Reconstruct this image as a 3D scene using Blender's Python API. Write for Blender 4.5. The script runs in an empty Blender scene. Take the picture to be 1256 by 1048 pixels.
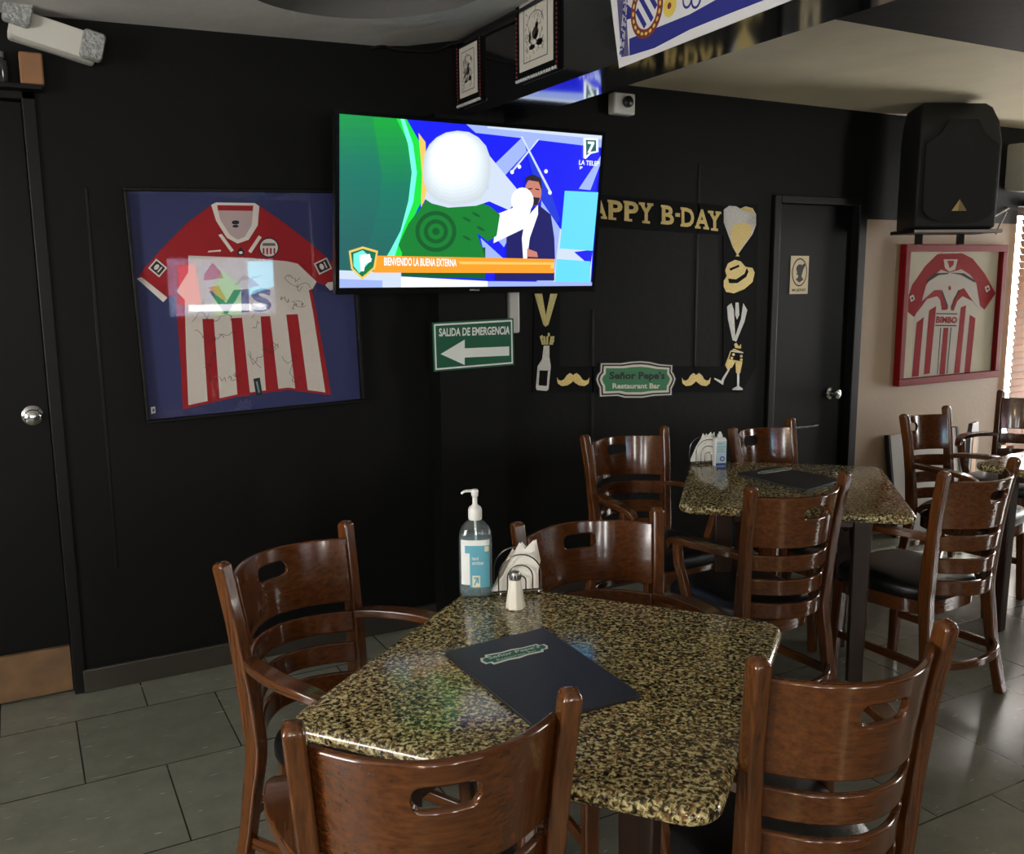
import bpy, bmesh, math, random
from mathutils import Vector, Matrix
random.seed(7)
PI = math.pi
SC = bpy.context.scene
COL = SC.collection

# ------------------------------------------------------------------ camera
F_PX, PITCH, ROLL, CAM_H, YAW = 1124.44, 0.16184, -0.00854, 1.5542, 0.49409
IW, IH = 1256, 1048
def cam_axes():
    cp, sp = math.cos(PITCH), math.sin(PITCH)
    fwd, up, rt = Vector((0, cp, -sp)), Vector((0, sp, cp)), Vector((1, 0, 0))
    c, s = math.cos(ROLL), math.sin(ROLL)
    a, b = c*rt + s*up, -s*rt + c*up
    m = Matrix.Rotation(-YAW, 3, 'Z')
    return m @ a, m @ b, m @ fwd
RT, UP, FW = cam_axes()
EYE = Vector((0, 0, CAM_H))
cd = bpy.data.cameras.new('camera'); cam = bpy.data.objects.new('camera', cd); COL.objects.link(cam)
cd.sensor_width = 36; cd.sensor_fit = 'HORIZONTAL'; cd.lens = 36*F_PX/IW; cd.clip_start = 0.05
cam.matrix_world = Matrix(((RT.x, UP.x, -FW.x, 0), (RT.y, UP.y, -FW.y, 0), (RT.z, UP.z, -FW.z, CAM_H), (0, 0, 0, 1)))
SC.camera = cam

# ------------------------------------------------------------------ daylight, exposure
W = bpy.data.worlds.new('daylight'); SC.world = W; W.use_nodes = True
WB = W.node_tree.nodes['Background']
WB.inputs[0].default_value = (1.0, 0.98, 0.94, 1); WB.inputs[1].default_value = 22.0
SC.view_settings.view_transform = 'Standard'; SC.view_settings.look = 'None'
SC.view_settings.exposure = 0.2; SC.view_settings.gamma = 1.0
SC.view_settings.use_curve_mapping = False
LAMP_W = 14.0
sl = bpy.data.lights.new('sun', 'SUN'); sl.energy = 8.0; sl.angle = math.radians(1.2); sl.color = (1, .96, .88)
sun = bpy.data.objects.new('sun', sl); COL.objects.link(sun)
sun.rotation_euler = Vector((-1, .03, -.55)).to_track_quat('-Z', 'Y').to_euler()      # low sun from the right, through the windows added in the right wall
SC.cycles.max_bounces = 7; SC.cycles.transparent_max_bounces = 24
SC.cycles.use_denoising = True
SC.cycles.caustics_reflective = False; SC.cycles.caustics_refractive = False
SC.cycles.sample_clamp_indirect = 4.0

def ray(u, v):
    return RT*((u-IW/2)/F_PX) - UP*((v-IH/2)/F_PX) + FW
def at(u, v, n, d):
    """point where the line of sight through photo point u,v meets the plane n.p = d"""
    n = Vector(n); r = ray(u, v)
    return EYE + r*((d-n.dot(EYE))/n.dot(r))
def atY(u, v, Y): return at(u, v, (0, 1, 0), Y)
def atZ(u, v, Z): return at(u, v, (0, 0, 1), Z)

# ------------------------------------------------------------------ materials
def lin(c):
    return tuple(((x/255)/12.92 if x/255 <= .04045 else ((x/255+.055)/1.055)**2.4) for x in c) + (1,)
MATS = {}
def mat(name, rgb, rough=.5, metal=0, spec=.5, coat=0, bump=0, bscale=60, var=0, vscale=8):
    if name in MATS: return MATS[name]
    m = bpy.data.materials.new(name); m.use_nodes = True; nt = m.node_tree
    b = nt.nodes['Principled BSDF']
    b.inputs['Base Color'].default_value = lin(rgb)
    b.inputs['Roughness'].default_value = rough; b.inputs['Metallic'].default_value = metal
    b.inputs['Specular IOR Level'].default_value = spec
    b.inputs['Coat Weight'].default_value = coat; b.inputs['Coat Roughness'].default_value = .08
    if bump or var:
        tc = nt.nodes.new('ShaderNodeTexCoord')
    if bump:
        n = nt.nodes.new('ShaderNodeTexNoise'); n.inputs['Scale'].default_value = bscale; n.inputs['Detail'].default_value = 3
        bp = nt.nodes.new('ShaderNodeBump'); bp.inputs['Strength'].default_value = bump; bp.inputs['Distance'].default_value = .01
        nt.links.new(tc.outputs['Object'], n.inputs['Vector']); nt.links.new(n.outputs['Fac'], bp.inputs['Height'])
        nt.links.new(bp.outputs['Normal'], b.inputs['Normal'])
    if var:
        n = nt.nodes.new('ShaderNodeTexNoise'); n.inputs['Scale'].default_value = vscale; n.inputs['Detail'].default_value = 4
        r = nt.nodes.new('ShaderNodeValToRGB'); c = lin(rgb)
        r.color_ramp.elements[0].position = .3; r.color_ramp.elements[1].position = .7
        r.color_ramp.elements[0].color = tuple(x*(1-var) for x in c[:3])+(1,)
        r.color_ramp.elements[1].color = tuple(min(1, x*(1+var)) for x in c[:3])+(1,)
        nt.links.new(tc.outputs['Object'], n.inputs['Vector']); nt.links.new(n.outputs['Fac'], r.inputs['Fac'])
        nt.links.new(r.outputs['Color'], b.inputs['Base Color'])
    MATS[name] = m; return m
def emis(name, rgb, s=1.0):
    if name in MATS: return MATS[name]
    m = bpy.data.materials.new(name); m.use_nodes = True; nt = m.node_tree
    b = nt.nodes['Principled BSDF']; b.inputs['Base Color'].default_value = (0.01, 0.01, 0.01, 1); b.inputs['Roughness'].default_value = .3
    b.inputs['Emission Color'].default_value = lin(rgb); b.inputs['Emission Strength'].default_value = s
    MATS[name] = m; return m
def glass(name, tint=(255, 255, 255), rough=.02, ior=1.5, body=0.0):
    """thin clear pane: fresnel mix of mirror and see-through"""
    if name in MATS: return MATS[name]
    m = bpy.data.materials.new(name); m.use_nodes = True; nt = m.node_tree
    for n in list(nt.nodes):
        if n.type == 'BSDF_PRINCIPLED': nt.nodes.remove(n)
    out = nt.nodes['Material Output']
    t = nt.nodes.new('ShaderNodeBsdfTransparent'); t.inputs[0].default_value = lin(tint)
    g = nt.nodes.new('ShaderNodeBsdfGlossy'); g.inputs['Roughness'].default_value = rough
    f = nt.nodes.new('ShaderNodeFresnel')
    ge = nt.nodes.new('ShaderNodeNewGeometry'); mr = nt.nodes.new('ShaderNodeMapRange')   # same reflection from either side of the pane
    mr.inputs[3].default_value = ior; mr.inputs[4].default_value = 1/ior
    nt.links.new(ge.outputs['Backfacing'], mr.inputs[0]); nt.links.new(mr.outputs[0], f.inputs['IOR'])
    mx = nt.nodes.new('ShaderNodeMixShader')
    nt.links.new(f.outputs[0], mx.inputs[0]); nt.links.new(t.outputs[0], mx.inputs[1]); nt.links.new(g.outputs[0], mx.inputs[2])
    last = mx
    if body:
        d = nt.nodes.new('ShaderNodeBsdfDiffuse'); d.inputs[0].default_value = lin(tint); last = nt.nodes.new('ShaderNodeMixShader'); last.inputs[0].default_value = body
        nt.links.new(mx.outputs[0], last.inputs[1]); nt.links.new(d.outputs[0], last.inputs[2])
    nt.links.new(last.outputs[0], out.inputs[0])
    MATS[name] = m; return m
def wood(name, dark, light, axis, rough=.28, coat=.5):
    if name in MATS: return MATS[name]
    m = bpy.data.materials.new(name); m.use_nodes = True; nt = m.node_tree; b = nt.nodes['Principled BSDF']
    tc = nt.nodes.new('ShaderNodeTexCoord'); mp = nt.nodes.new('ShaderNodeMapping')
    s = [70, 70, 70]; s['xyz'.index(axis)] = 2.2
    mp.inputs['Scale'].default_value = s
    n = nt.nodes.new('ShaderNodeTexNoise'); n.inputs['Scale'].default_value = 1.6; n.inputs['Detail'].default_value = 5; n.inputs['Roughness'].default_value = .6
    r = nt.nodes.new('ShaderNodeValToRGB'); e = r.color_ramp.elements
    e[0].position = .30; e[0].color = lin(dark); e[1].position = .72; e[1].color = lin(light)
    bp = nt.nodes.new('ShaderNodeBump'); bp.inputs['Strength'].default_value = .03; bp.inputs['Distance'].default_value = .003
    L = nt.links.new
    L(tc.outputs['Object'], mp.inputs[0]); L(mp.outputs[0], n.inputs['Vector']); L(n.outputs['Fac'], r.inputs[0]); L(r.outputs[0], b.inputs['Base Color'])
    L(n.outputs['Fac'], bp.inputs['Height']); L(bp.outputs[0], b.inputs['Normal'])
    b.inputs['Roughness'].default_value = rough; b.inputs['Coat Weight'].default_value = coat; b.inputs['Coat Roughness'].default_value = .07
    MATS[name] = m; return m
def granite():
    m = bpy.data.materials.new('granite'); m.use_nodes = True; nt = m.node_tree; b = nt.nodes['Principled BSDF']; L = nt.links.new
    tc = nt.nodes.new('ShaderNodeTexCoord')
    n = nt.nodes.new('ShaderNodeTexNoise'); n.inputs['Scale'].default_value = 125; n.inputs['Detail'].default_value = 2.5; n.inputs['Roughness'].default_value = .55; n.inputs['Distortion'].default_value = .6
    r = nt.nodes.new('ShaderNodeValToRGB'); r.color_ramp.interpolation = 'LINEAR'; e = r.color_ramp.elements
    e[0].position = .36; e[0].color = lin((34, 29, 21)); e[1].position = .64; e[1].color = lin((200, 188, 144))
    for p, c in ((.44, (62, 54, 38)), (.50, (112, 100, 66)), (.56, (164, 150, 102))):
        k = e.new(p); k.color = lin(c)
    v = nt.nodes.new('ShaderNodeTexNoise'); v.inputs['Scale'].default_value = 60; v.inputs['Detail'].default_value = 1
    r2 = nt.nodes.new('ShaderNodeValToRGB'); r2.color_ramp.elements[0].position = .58; r2.color_ramp.elements[1].position = .64
    mx = nt.nodes.new('ShaderNodeMix'); mx.data_type = 'RGBA'; mx.inputs[7].default_value = lin((120, 88, 52))
    sc = nt.nodes.new('ShaderNodeMath'); sc.operation = 'MULTIPLY'; sc.inputs[1].default_value = .55
    L(tc.outputs['Object'], n.inputs['Vector']); L(tc.outputs['Object'], v.inputs['Vector'])
    L(n.outputs['Fac'], r.inputs[0]); L(v.outputs['Fac'], r2.inputs[0]); L(r2.outputs[0], sc.inputs[0]); L(sc.outputs[0], mx.inputs[0])
    L(r.outputs[0], mx.inputs[6]); L(mx.outputs[2], b.inputs['Base Color'])
    b.inputs['Roughness'].default_value = .12; b.inputs['Specular IOR Level'].default_value = .5
    MATS['granite'] = m; return m
def floor_mat():
    m = bpy.data.materials.new('vinyl_tile'); m.use_nodes = True; nt = m.node_tree; b = nt.nodes['Principled BSDF']; L = nt.links.new
    tc = nt.nodes.new('ShaderNodeTexCoord'); mp = nt.nodes.new('ShaderNodeMapping')
    mp.inputs['Location'].default_value = (-.075+.48, -2.505+.47*6, 0)
    br = nt.nodes.new('ShaderNodeTexBrick'); br.inputs['Scale'].default_value = 1; br.inputs['Brick Width'].default_value = .48; br.inputs['Row Height'].default_value = .47
    br.inputs['Mortar Size'].default_value = .0028; br.offset = .5; br.inputs['Mortar Smooth'].default_value = .2
    br.inputs['Color1'].default_value = lin((124, 125, 113)); br.inputs['Color2'].default_value = lin((116, 117, 106)); br.inputs['Mortar'].default_value = lin((50, 50, 46))
    n = nt.nodes.new('ShaderNodeTexNoise'); n.inputs['Scale'].default_value = 7; n.inputs['Detail'].default_value = 8; n.inputs['Roughness'].default_value = .65
    r = nt.nodes.new('ShaderNodeValToRGB'); r.color_ramp.elements[0].color = (.80, .80, .80, 1); r.color_ramp.elements[1].color = (1.08, 1.07, 1.04, 1)
    r.color_ramp.elements[0].position = .3; r.color_ramp.elements[1].position = .7
    mu = nt.nodes.new('ShaderNodeMix'); mu.data_type = 'RGBA'; mu.blend_type = 'MULTIPLY'; mu.inputs[0].default_value = 1
    # short pale flecks running diagonally through the tiles
    m2 = nt.nodes.new('ShaderNodeMapping'); m2.inputs['Rotation'].default_value = (0, 0, .9); m2.inputs['Scale'].default_value = (9, 62, 1)
    n2 = nt.nodes.new('ShaderNodeTexNoise'); n2.inputs['Scale'].default_value = 1.5; n2.inputs['Detail'].default_value = 1.5; n2.inputs['Distortion'].default_value = .3
    r3 = nt.nodes.new('ShaderNodeValToRGB'); r3.color_ramp.elements[0].position = .695; r3.color_ramp.elements[1].position = .75
    mx = nt.nodes.new('ShaderNodeMix'); mx.data_type = 'RGBA'; mx.inputs[7].default_value = lin((170, 168, 155))
    L(tc.outputs['Object'], mp.inputs[0]); L(mp.outputs[0], br.inputs['Vector']); L(tc.outputs['Object'], n.inputs['Vector']); L(n.outputs['Fac'], r.inputs[0])
    L(br.outputs['Color'], mu.inputs[6]); L(r.outputs[0], mu.inputs[7])
    L(tc.outputs['Object'], m2.inputs[0]); L(m2.outputs[0], n2.inputs['Vector']); L(n2.outputs['Fac'], r3.inputs[0]); L(r3.outputs[0], mx.inputs[0])
    L(mu.outputs[2], mx.inputs[6]); L(mx.outputs[2], b.inputs['Base Color'])
    rr = nt.nodes.new('ShaderNodeMapRange'); rr.inputs[3].default_value = .12; rr.inputs[4].default_value = .30
    L(n.outputs['Fac'], rr.inputs[0]); L(rr.outputs[0], b.inputs['Roughness'])
    return m

BLACK_WALL = mat('black_paint', (12, 12, 12), .55, spec=.15, bump=.12, bscale=25, var=.12, vscale=2)
BLACK_TRIM = mat('black_trim_paint', (12, 12, 12), .45, spec=.2)
BLACK_GLOSS = mat('glossy_black_paint', (14, 15, 17), .08, spec=1.0, coat=1.0)
BLACK_DOOR = mat('black_door_paint', (7, 7, 8), .45, spec=.15)
BEIGE_WALL = mat('beige_paint', (152, 130, 108), .6, bump=.1, bscale=40)
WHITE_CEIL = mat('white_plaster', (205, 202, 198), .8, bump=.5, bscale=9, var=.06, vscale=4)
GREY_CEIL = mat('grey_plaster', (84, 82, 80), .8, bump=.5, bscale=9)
CREAM_CEIL = mat('cream_plaster', (224, 212, 184), .75, bump=.5, bscale=7, var=.05, vscale=4)
PLY = mat('raw_wood_board', (104, 78, 52), .55, var=.25, vscale=12)
BASE_M = mat('dark_baseboard_paint', (48, 44, 38), .4)
W_BOARD = wood('chair_wood_cross', (64, 34, 14), (98, 55, 24), 'x', .16)
W_POST = wood('chair_wood_upright', (66, 36, 15), (104, 60, 26), 'z', .2)
W_ARM = wood('chair_wood_long', (64, 35, 14), (100, 57, 25), 'y', .2)
W_TABLE = wood('table_wood', (30, 17, 10), (52, 29, 16), 'z', .4, .1)
VINYL = mat('black_vinyl', (17, 18, 20), .32, bump=.15, bscale=220)
GRANITE = granite()
PLASTIC_B = mat('black_plastic', (14, 14, 15), .3)
PLASTIC_W = mat('white_plastic', (225, 225, 220), .35)
CHROME = mat('chrome', (210, 210, 210), .18, metal=1)
PAPER = mat('white_paper', (248, 246, 238), .8)
PANE = glass('clear_pane')
GOLD = mat('gold_glitter', (205, 180, 105), .35, metal=.35, bump=.6, bscale=500, var=.35, vscale=320)
SILVER = mat('silver_glitter', (190, 188, 182), .35, metal=.35, bump=.6, bscale=500, var=.3, vscale=320)
CARD_B = mat('black_card', (7, 7, 8), .7, spec=.12)

# ------------------------------------------------------------------ mesh helpers
def finish(name, bm, m, parent=None, smooth=True, angle=38, bevel=0, seg=2):
    me = bpy.data.meshes.new(name)
    bmesh.ops.recalc_face_normals(bm, faces=bm.faces)
    bm.to_mesh(me); bm.free()
    for x in (m if isinstance(m, (list, tuple)) else [m]): me.materials.append(x)
    if smooth:
        me.polygons.foreach_set('use_smooth', [True]*len(me.polygons))
        me.set_sharp_from_angle(angle=math.radians(angle))
    o = bpy.data.objects.new(name, me); COL.objects.link(o)
    if parent: o.parent = parent
    if bevel:
        b = o.modifiers.new('edge', 'BEVEL'); b.width = bevel; b.segments = seg; b.limit_method = 'ANGLE'; b.angle_limit = math.radians(40)
    return o
def box(bm, lo, hi, mi=0, M=None):
    vs = [bm.verts.new(Vector((x, y, z)) if M is None else M @ Vector((x, y, z))) for x in (lo[0], hi[0]) for y in (lo[1], hi[1]) for z in (lo[2], hi[2])]
    for f in ((0, 1, 3, 2), (4, 6, 7, 5), (0, 4, 5, 1), (2, 3, 7, 6), (0, 2, 6, 4), (1, 5, 7, 3)):
        bm.faces.new([vs[i] for i in f]).material_index = mi
def boxobj(name, lo, hi, m, parent=None, bevel=0, M=None):
    bm = bmesh.new(); box(bm, lo, hi, 0, M); return finish(name, bm, m, parent, smooth=bool(bevel), bevel=bevel)
def catmull(P, n=6):
    P = [Vector(p) for p in P]; out = []
    for i in range(len(P)-1):
        a, b, c, d = P[max(i-1, 0)], P[i], P[i+1], P[min(i+2, len(P)-1)]
        for k in range(n):
            t = k/n
            out.append(.5*((2*b)+(c-a)*t+(2*a-5*b+4*c-d)*t*t+(3*b-a-3*c+d)*t**3))
    return out+[P[-1]]
def sweep(bm, pts, w, t, wdir, sides=0, wf=None, cap=True, mi=0):
    """sweep a rectangle (or an ellipse with `sides` sides) along pts; w is measured along wdir"""
    pts = [Vector(p) for p in pts]; rings = []
    for i, p in enumerate(pts):
        tg = (pts[min(i+1, len(pts)-1)]-pts[max(i-1, 0)]).normalized()
        wd = Vector(wdir); wd = (wd-tg*wd.dot(tg)).normalized(); nd = tg.cross(wd)
        k = wf(i/(len(pts)-1)) if wf else 1
        if isinstance(k, (int, float)): k = (k, k)
        if sides:
            ring = [p+wd*(w/2*k[0]*math.cos(2*PI*j/sides))+nd*(t/2*k[1]*math.sin(2*PI*j/sides)) for j in range(sides)]
        else:
            ring = [p+wd*(w/2*k[0]*a)+nd*(t/2*k[1]*b) for a, b in ((-1, -1), (1, -1), (1, 1), (-1, 1))]
        rings.append([bm.verts.new(q) for q in ring])
    for a, b in zip(rings, rings[1:]):
        for j in range(len(a)):
            bm.faces.new((a[j], a[(j+1) % len(a)], b[(j+1) % len(a)], b[j])).material_index = mi
    if cap:
        bm.faces.new(rings[0][::-1]).material_index = mi; bm.faces.new(rings[-1]).material_index = mi
def tube(bm, pts, r, sides=8, mi=0):
    pts = [Vector(p) for p in pts]; d = pts[-1]-pts[0]
    wd = Vector((0, 0, 1)) if abs(d.normalized().z) < .8 else Vector((1, 0, 0))
    # planar loops need a fixed direction that never lines up with the tangent
    n = Vector((0, 0, 0))
    for i in range(1, len(pts)-1): n += (pts[i]-pts[i-1]).cross(pts[i+1]-pts[i])
    if n.length > 1e-9: wd = n.normalized()
    sweep(bm, pts, 2*r, 2*r, wd, sides, mi=mi)
def loft(bm, rings, cap0=True, cap1=True, mi=0):
    rs = [[bm.verts.new(Vector(p)) for p in r] for r in rings]
    for a, b in zip(rs, rs[1:]):
        for j in range(len(a)):
            bm.faces.new((a[j], a[(j+1) % len(a)], b[(j+1) % len(a)], b[j])).material_index = mi
    if cap0: bm.faces.new(rs[0][::-1]).material_index = mi
    if cap1: bm.faces.new(rs[-1]).material_index = mi
def lathe(bm, prof, c=(0, 0, 0), n=24, mi=0, sx=1, sy=1, M=None):
    R = []
    for r, z in prof:
        r = max(r, 1e-4)
        q = [Vector((c[0]+r*sx*math.cos(2*PI*j/n), c[1]+r*sy*math.sin(2*PI*j/n), c[2]+z)) for j in range(n)]
        R.append([M @ p for p in q] if M else q)
    loft(bm, R, mi=mi)
def prism(bm, pts, n, h0, h1, mi=0):
    """extrude a flat polygon (3D points) along n from h0 to h1"""
    n = Vector(n); a = [bm.verts.new(Vector(p)+n*h0) for p in pts]; b = [bm.verts.new(Vector(p)+n*h1) for p in pts]
    k = len(a)
    bm.faces.new(a[::-1]).material_index = mi; bm.faces.new(b).material_index = mi
    for j in range(k): bm.faces.new((a[j], a[(j+1) % k], b[(j+1) % k], b[j])).material_index = mi
def rrect(w, h, r, n=6, cx=0, cy=0):
    out = []
    for (sx, sy, a0) in ((1, 1, 0), (-1, 1, 90), (-1, -1, 180), (1, -1, 270)):
        for k in range(n+1):
            a = math.radians(a0+90*k/n); out.append((cx+sx*(w/2-r)+r*math.cos(a), cy+sy*(h/2-r)+r*math.sin(a)))
    return out
def ell(cx, cy, rx, ry, n=28, rot=0):
    c, s = math.cos(rot), math.sin(rot)
    return [(cx+rx*math.cos(2*PI*k/n)*c-ry*math.sin(2*PI*k/n)*s, cy+rx*math.cos(2*PI*k/n)*s+ry*math.sin(2*PI*k/n)*c) for k in range(n)]

def props(o, label=None, cat=None, group=None, kind=None):
    if label: o['label'] = label
    if cat: o['category'] = cat
    if group: o['group'] = group
    if kind: o['kind'] = kind
    return o
def thing(name, label, cat, loc=(0, 0, 0), rz=0, group=None):
    o = bpy.data.objects.new(name, None); COL.objects.link(o); o.empty_display_size = .1
    o.location = loc; o.rotation_euler = (0, 0, rz)
    return props(o, label, cat, group)
def struct(o): return props(o, kind='structure')
def child_of(o, parent):
    """parent while keeping world-space mesh coordinates"""
    o.parent = parent; o.matrix_parent_inverse = parent.matrix_basis.inverted()
    return o
def dup(root, loc, rz, label, group=None):
    r = root.copy(); COL.objects.link(r); r.location = loc; r.rotation_euler = (0, 0, rz); r['label'] = label
    if group: r['group'] = group
    for ch in list(root.children):
        c = ch.copy(); COL.objects.link(c); c.parent = r
        for g in list(ch.children):
            d = g.copy(); COL.objects.link(d); d.parent = c
    return r

def text_mesh(body, bold=0.0):
    cu = bpy.data.curves.new('lettering', 'FONT'); cu.body = body; cu.size = 1; cu.offset = bold; cu.resolution_u = 3
    t = bpy.data.objects.new('lettering', cu); COL.objects.link(t)
    bpy.context.view_layer.update()
    dg = bpy.context.evaluated_depsgraph_get()
    me = bpy.data.meshes.new_from_object(t.evaluated_get(dg))
    bpy.data.objects.remove(t); bpy.data.curves.remove(cu)
    vs = [v.co.copy() for v in me.vertices]; fs = [list(p.vertices) for p in me.polygons]
    bpy.data.meshes.remove(me)
    return vs, fs
class Face:
    """a flat face in the place: origin, right, up; normal towards the room. Art is laid on it in thin real layers."""
    def __init__(s, o, ux, uz):
        s.o = Vector(o); s.ux = Vector(ux).normalized(); s.uz = Vector(uz).normalized(); s.n = s.ux.cross(s.uz)
    def P(s, x, z, h=0): return s.o+s.ux*x+s.uz*z+s.n*h
    def px(s, u, v):
        p = at(u, v, s.n, s.n.dot(s.o))-s.o
        return (p.dot(s.ux), p.dot(s.uz))
    def poly(s, bm, pts, h0, h1, mi=0):
        prism(bm, [s.P(x, z) for x, z in pts], s.n, h0, h1, mi)
    def line(s, bm, pts, w, h0, h1, mi=0):
        for (a, b) in zip(pts, pts[1:]):
            a, b = Vector(a), Vector(b); d = (b-a)
            if d.length < 1e-6: continue
            d.normalize(); q = Vector((-d.y, d.x))*w/2; e = d*w*.3
            s.poly(bm, [a-e-q, b+e-q, b+e+q, a-e+q], h0, h1, mi)
    def text(s, bm, body, quad, h, mi=0, bold=0.0):
        """letters stretched into quad = bottom-left, bottom-right, top-right, top-left (face coordinates)"""
        vs, fs = text_mesh(body, bold)
        x0, x1 = min(v.x for v in vs), max(v.x for v in vs); y0, y1 = min(v.y for v in vs), max(v.y for v in vs)
        q = [Vector(p) for p in quad]; vv = []
        for v in vs:
            a, b = (v.x-x0)/(x1-x0), (v.y-y0)/(y1-y0)
            p = (q[0]*(1-a)+q[1]*a)*(1-b)+(q[3]*(1-a)+q[2]*a)*b
            vv.append(bm.verts.new(s.P(p.x, p.y, h)))
        for f in fs:
            try: bm.faces.new([vv[i] for i in f]).material_index = mi
            except ValueError: pass
def crop(ox, oy, k):
    return lambda x, y: (ox+x/k, oy+y/k)

# ================================================================== THE ROOM
WY = 3.69           # face of the black wall the screen and signs are on
X0, X1, Y0 = -3.0, 7.6, -4.0
bm = bmesh.new(); box(bm, (X0-.2, Y0-.2, -.1), (X1+.2, 4.2, 0)); FLOOR = struct(finish('floor', bm, floor_mat(), smooth=False))
# back wall in pieces: left of its door, between the doors, right painted beige
struct(boxobj('wall_back', (.128, WY, 0), (3.56, WY+.14, 2.75), BLACK_WALL))
bm = bmesh.new(); box(bm, (X0, WY, 2.2), (.128, WY+.14, 2.75)); box(bm, (X0, WY, 0), (-.78, WY+.14, 2.2)); struct(finish('wall_back', bm, BLACK_WALL, smooth=False))
struct(boxobj('wall_back', (3.56, WY, 1.965), (4.25, WY+.14, 2.75), BLACK_WALL))
bm = bmesh.new()
box(bm, (4.25, WY, 0), (5.62, WY+.14, 1.86)); box(bm, (5.62, WY, 0), (7.2, WY+.14, .42)); box(bm, (7.2, WY, 0), (X1, WY+.14, 1.86))
struct(finish('wall_back_right', bm, BEIGE_WALL, smooth=False))
bm = bmesh.new(); box(bm, (4.25, WY, 1.86), (5.62, WY+.14, 2.75)); box(bm, (5.62, WY, 1.97), (7.2, WY+.14, 2.75)); box(bm, (7.2, WY, 1.86), (X1, WY+.14, 2.75))
struct(finish('wall_back_right', bm, BLACK_WALL, smooth=False))
def wall_open(name, fixed, lo, hi, wins, axis, m):
    """wall with window openings: axis 'x' = wall runs along x at y=fixed; wins = (a0,a1,z0,z1)"""
    bm = bmesh.new(); t = .14
    def B(a0, a1, z0, z1):
        if a1-a0 < 1e-4: return
        if axis == 'x': box(bm, (a0, fixed[0], z0), (a1, fixed[1], z1))
        else: box(bm, (fixed[0], a0, z0), (fixed[1], a1, z1))
    c = lo
    for (a0, a1, z0, z1) in sorted(wins):
        B(c, a0, 0, 2.75); B(a0, a1, 0, z0); B(a0, a1, z1, 2.75); c = a1
    B(c, hi, 0, 2.75)
    return struct(finish(name, bm, m, smooth=False))
WIN = {'added_window_2': ('x', (-2.4, -1.9, .9, 2.15)), 'added_window_3': ('y', (.1, 1.9, .9, 2.2)), 'added_window_4': ('y', (-1.6, -.4, .9, 2.1)), 'added_window_6': ('y', (2.6, 3.4, .12, 2.0)), 'added_window_7': ('x', (-1.3, -.95, .9, 2.15)), 'added_window_5': ('x', (.35, .8, .9, 2.1))}  # openings added out of view for daylight and streaks on the chair backs
wall_open('wall_front', (Y0-.14, Y0), X0, X1, [WIN['added_window_2'][1], WIN['added_window_5'][1], WIN['added_window_7'][1]], 'x', BLACK_WALL)
wall_open('wall_left', (X0-.14, X0), Y0, WY, [WIN['added_window_3'][1]], 'y', BLACK_WALL)
wall_open('wall_right', (X1, X1+.14), Y0, WY, [WIN['added_window_4'][1], WIN['added_window_6'][1]], 'y', BLACK_WALL)
def portal(name, c, rot, sx, sy):
    l = bpy.data.lights.new(name, 'AREA'); l.shape = 'RECTANGLE'; l.size = sx; l.size_y = sy; l.cycles.is_portal = True
    o = bpy.data.objects.new(name, l); COL.objects.link(o); o.location = c; o.rotation_euler = rot
def pane_and_frame(n, axis, w, pos, rot):
    a0, a1, z0, z1 = w; bm = bmesh.new(); bp = bmesh.new(); t = .05
    def B(b, p0, p1, q0, q1, d):
        if axis == 'x': box(b, (p0, pos-d, q0), (p1, pos+d, q1))
        else: box(b, (pos-d, p0, q0), (pos+d, p1, q1))
    for (p0, p1, q0, q1) in ((a0, a1, z0, z0+t), (a0, a1, z1-t, z1), (a0, a0+t, z0+t, z1-t), (a1-t, a1, z0+t, z1-t)): B(bm, p0, p1, q0, q1, .03)
    f = struct(finish(n, bm, BLACK_TRIM, smooth=False))
    B(bp, a0+t, a1-t, z0+t, z1-t, .003); g = finish('pane', bp, PANE, f, smooth=False)
    c = ((a0+a1)/2, pos, (z0+z1)/2) if axis == 'x' else (pos, (a0+a1)/2, (z0+z1)/2)
    portal('daylight_portal', c, rot, a1-a0, z1-z0)
pane_and_frame('added_window_2', 'x', WIN['added_window_2'][1], Y0-.07, (PI/2, 0, 0))
pane_and_frame('added_window_5', 'x', WIN['added_window_5'][1], Y0-.07, (PI/2, 0, 0))
pane_and_frame('added_window_3', 'y', WIN['added_window_3'][1], X0-.07, (PI/2, 0, -PI/2))
pane_and_frame('added_window_7', 'x', WIN['added_window_7'][1], Y0-.07, (PI/2, 0, 0))
pane_and_frame('added_window_6', 'y', WIN['added_window_6'][1], X1+.07, (PI/2, 0, PI/2))
pane_and_frame('added_window_4', 'y', WIN['added_window_4'][1], X1+.07, (PI/2, 0, PI/2))
pane_and_frame('window_1', 'x', (5.62, 7.2, .42, 1.97), WY+.10, (PI/2, 0, PI))
for o in bpy.data.objects:
    if o.type == 'LIGHT' and o.data.type == 'AREA':   # a portal shines along its own -z: turn each towards the room
        c = o.location; t = Vector((1.5, 0, 1.2)); 
        d = Vector((0, 1, 0)) if c.y < Y0 else Vector((0, -1, 0)) if c.y > WY else Vector((1, 0, 0)) if c.x < X0 else Vector((-1, 0, 0))
        o.rotation_euler = d.to_track_quat('-Z', 'Z').to_euler()

# pillar, beams
struct(boxobj('column', (1.582, 3.58, 0), (1.903, WY, 2.219), BLACK_WALL))
BX0, BX1, BZ = 1.742, 1.972, 2.219
bm = bmesh.new(); box(bm, (BX0, Y0, BZ), (BX1, WY, 2.75)); struct(finish('ceiling_beam', bm, BLACK_GLOSS, smooth=False))
bm = bmesh.new(); box(bm, (BX1, 1.30, BZ), (X1, 1.845, 2.75)); struct(finish('ceiling_beam', bm, BLACK_WALL, smooth=False))
bm = bmesh.new(); box(bm, (X0-.2, Y0-.2, 2.75), (X1+.2, 4.2, 2.85)); struct(finish('ceiling', bm, GREY_CEIL, smooth=False))
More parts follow.
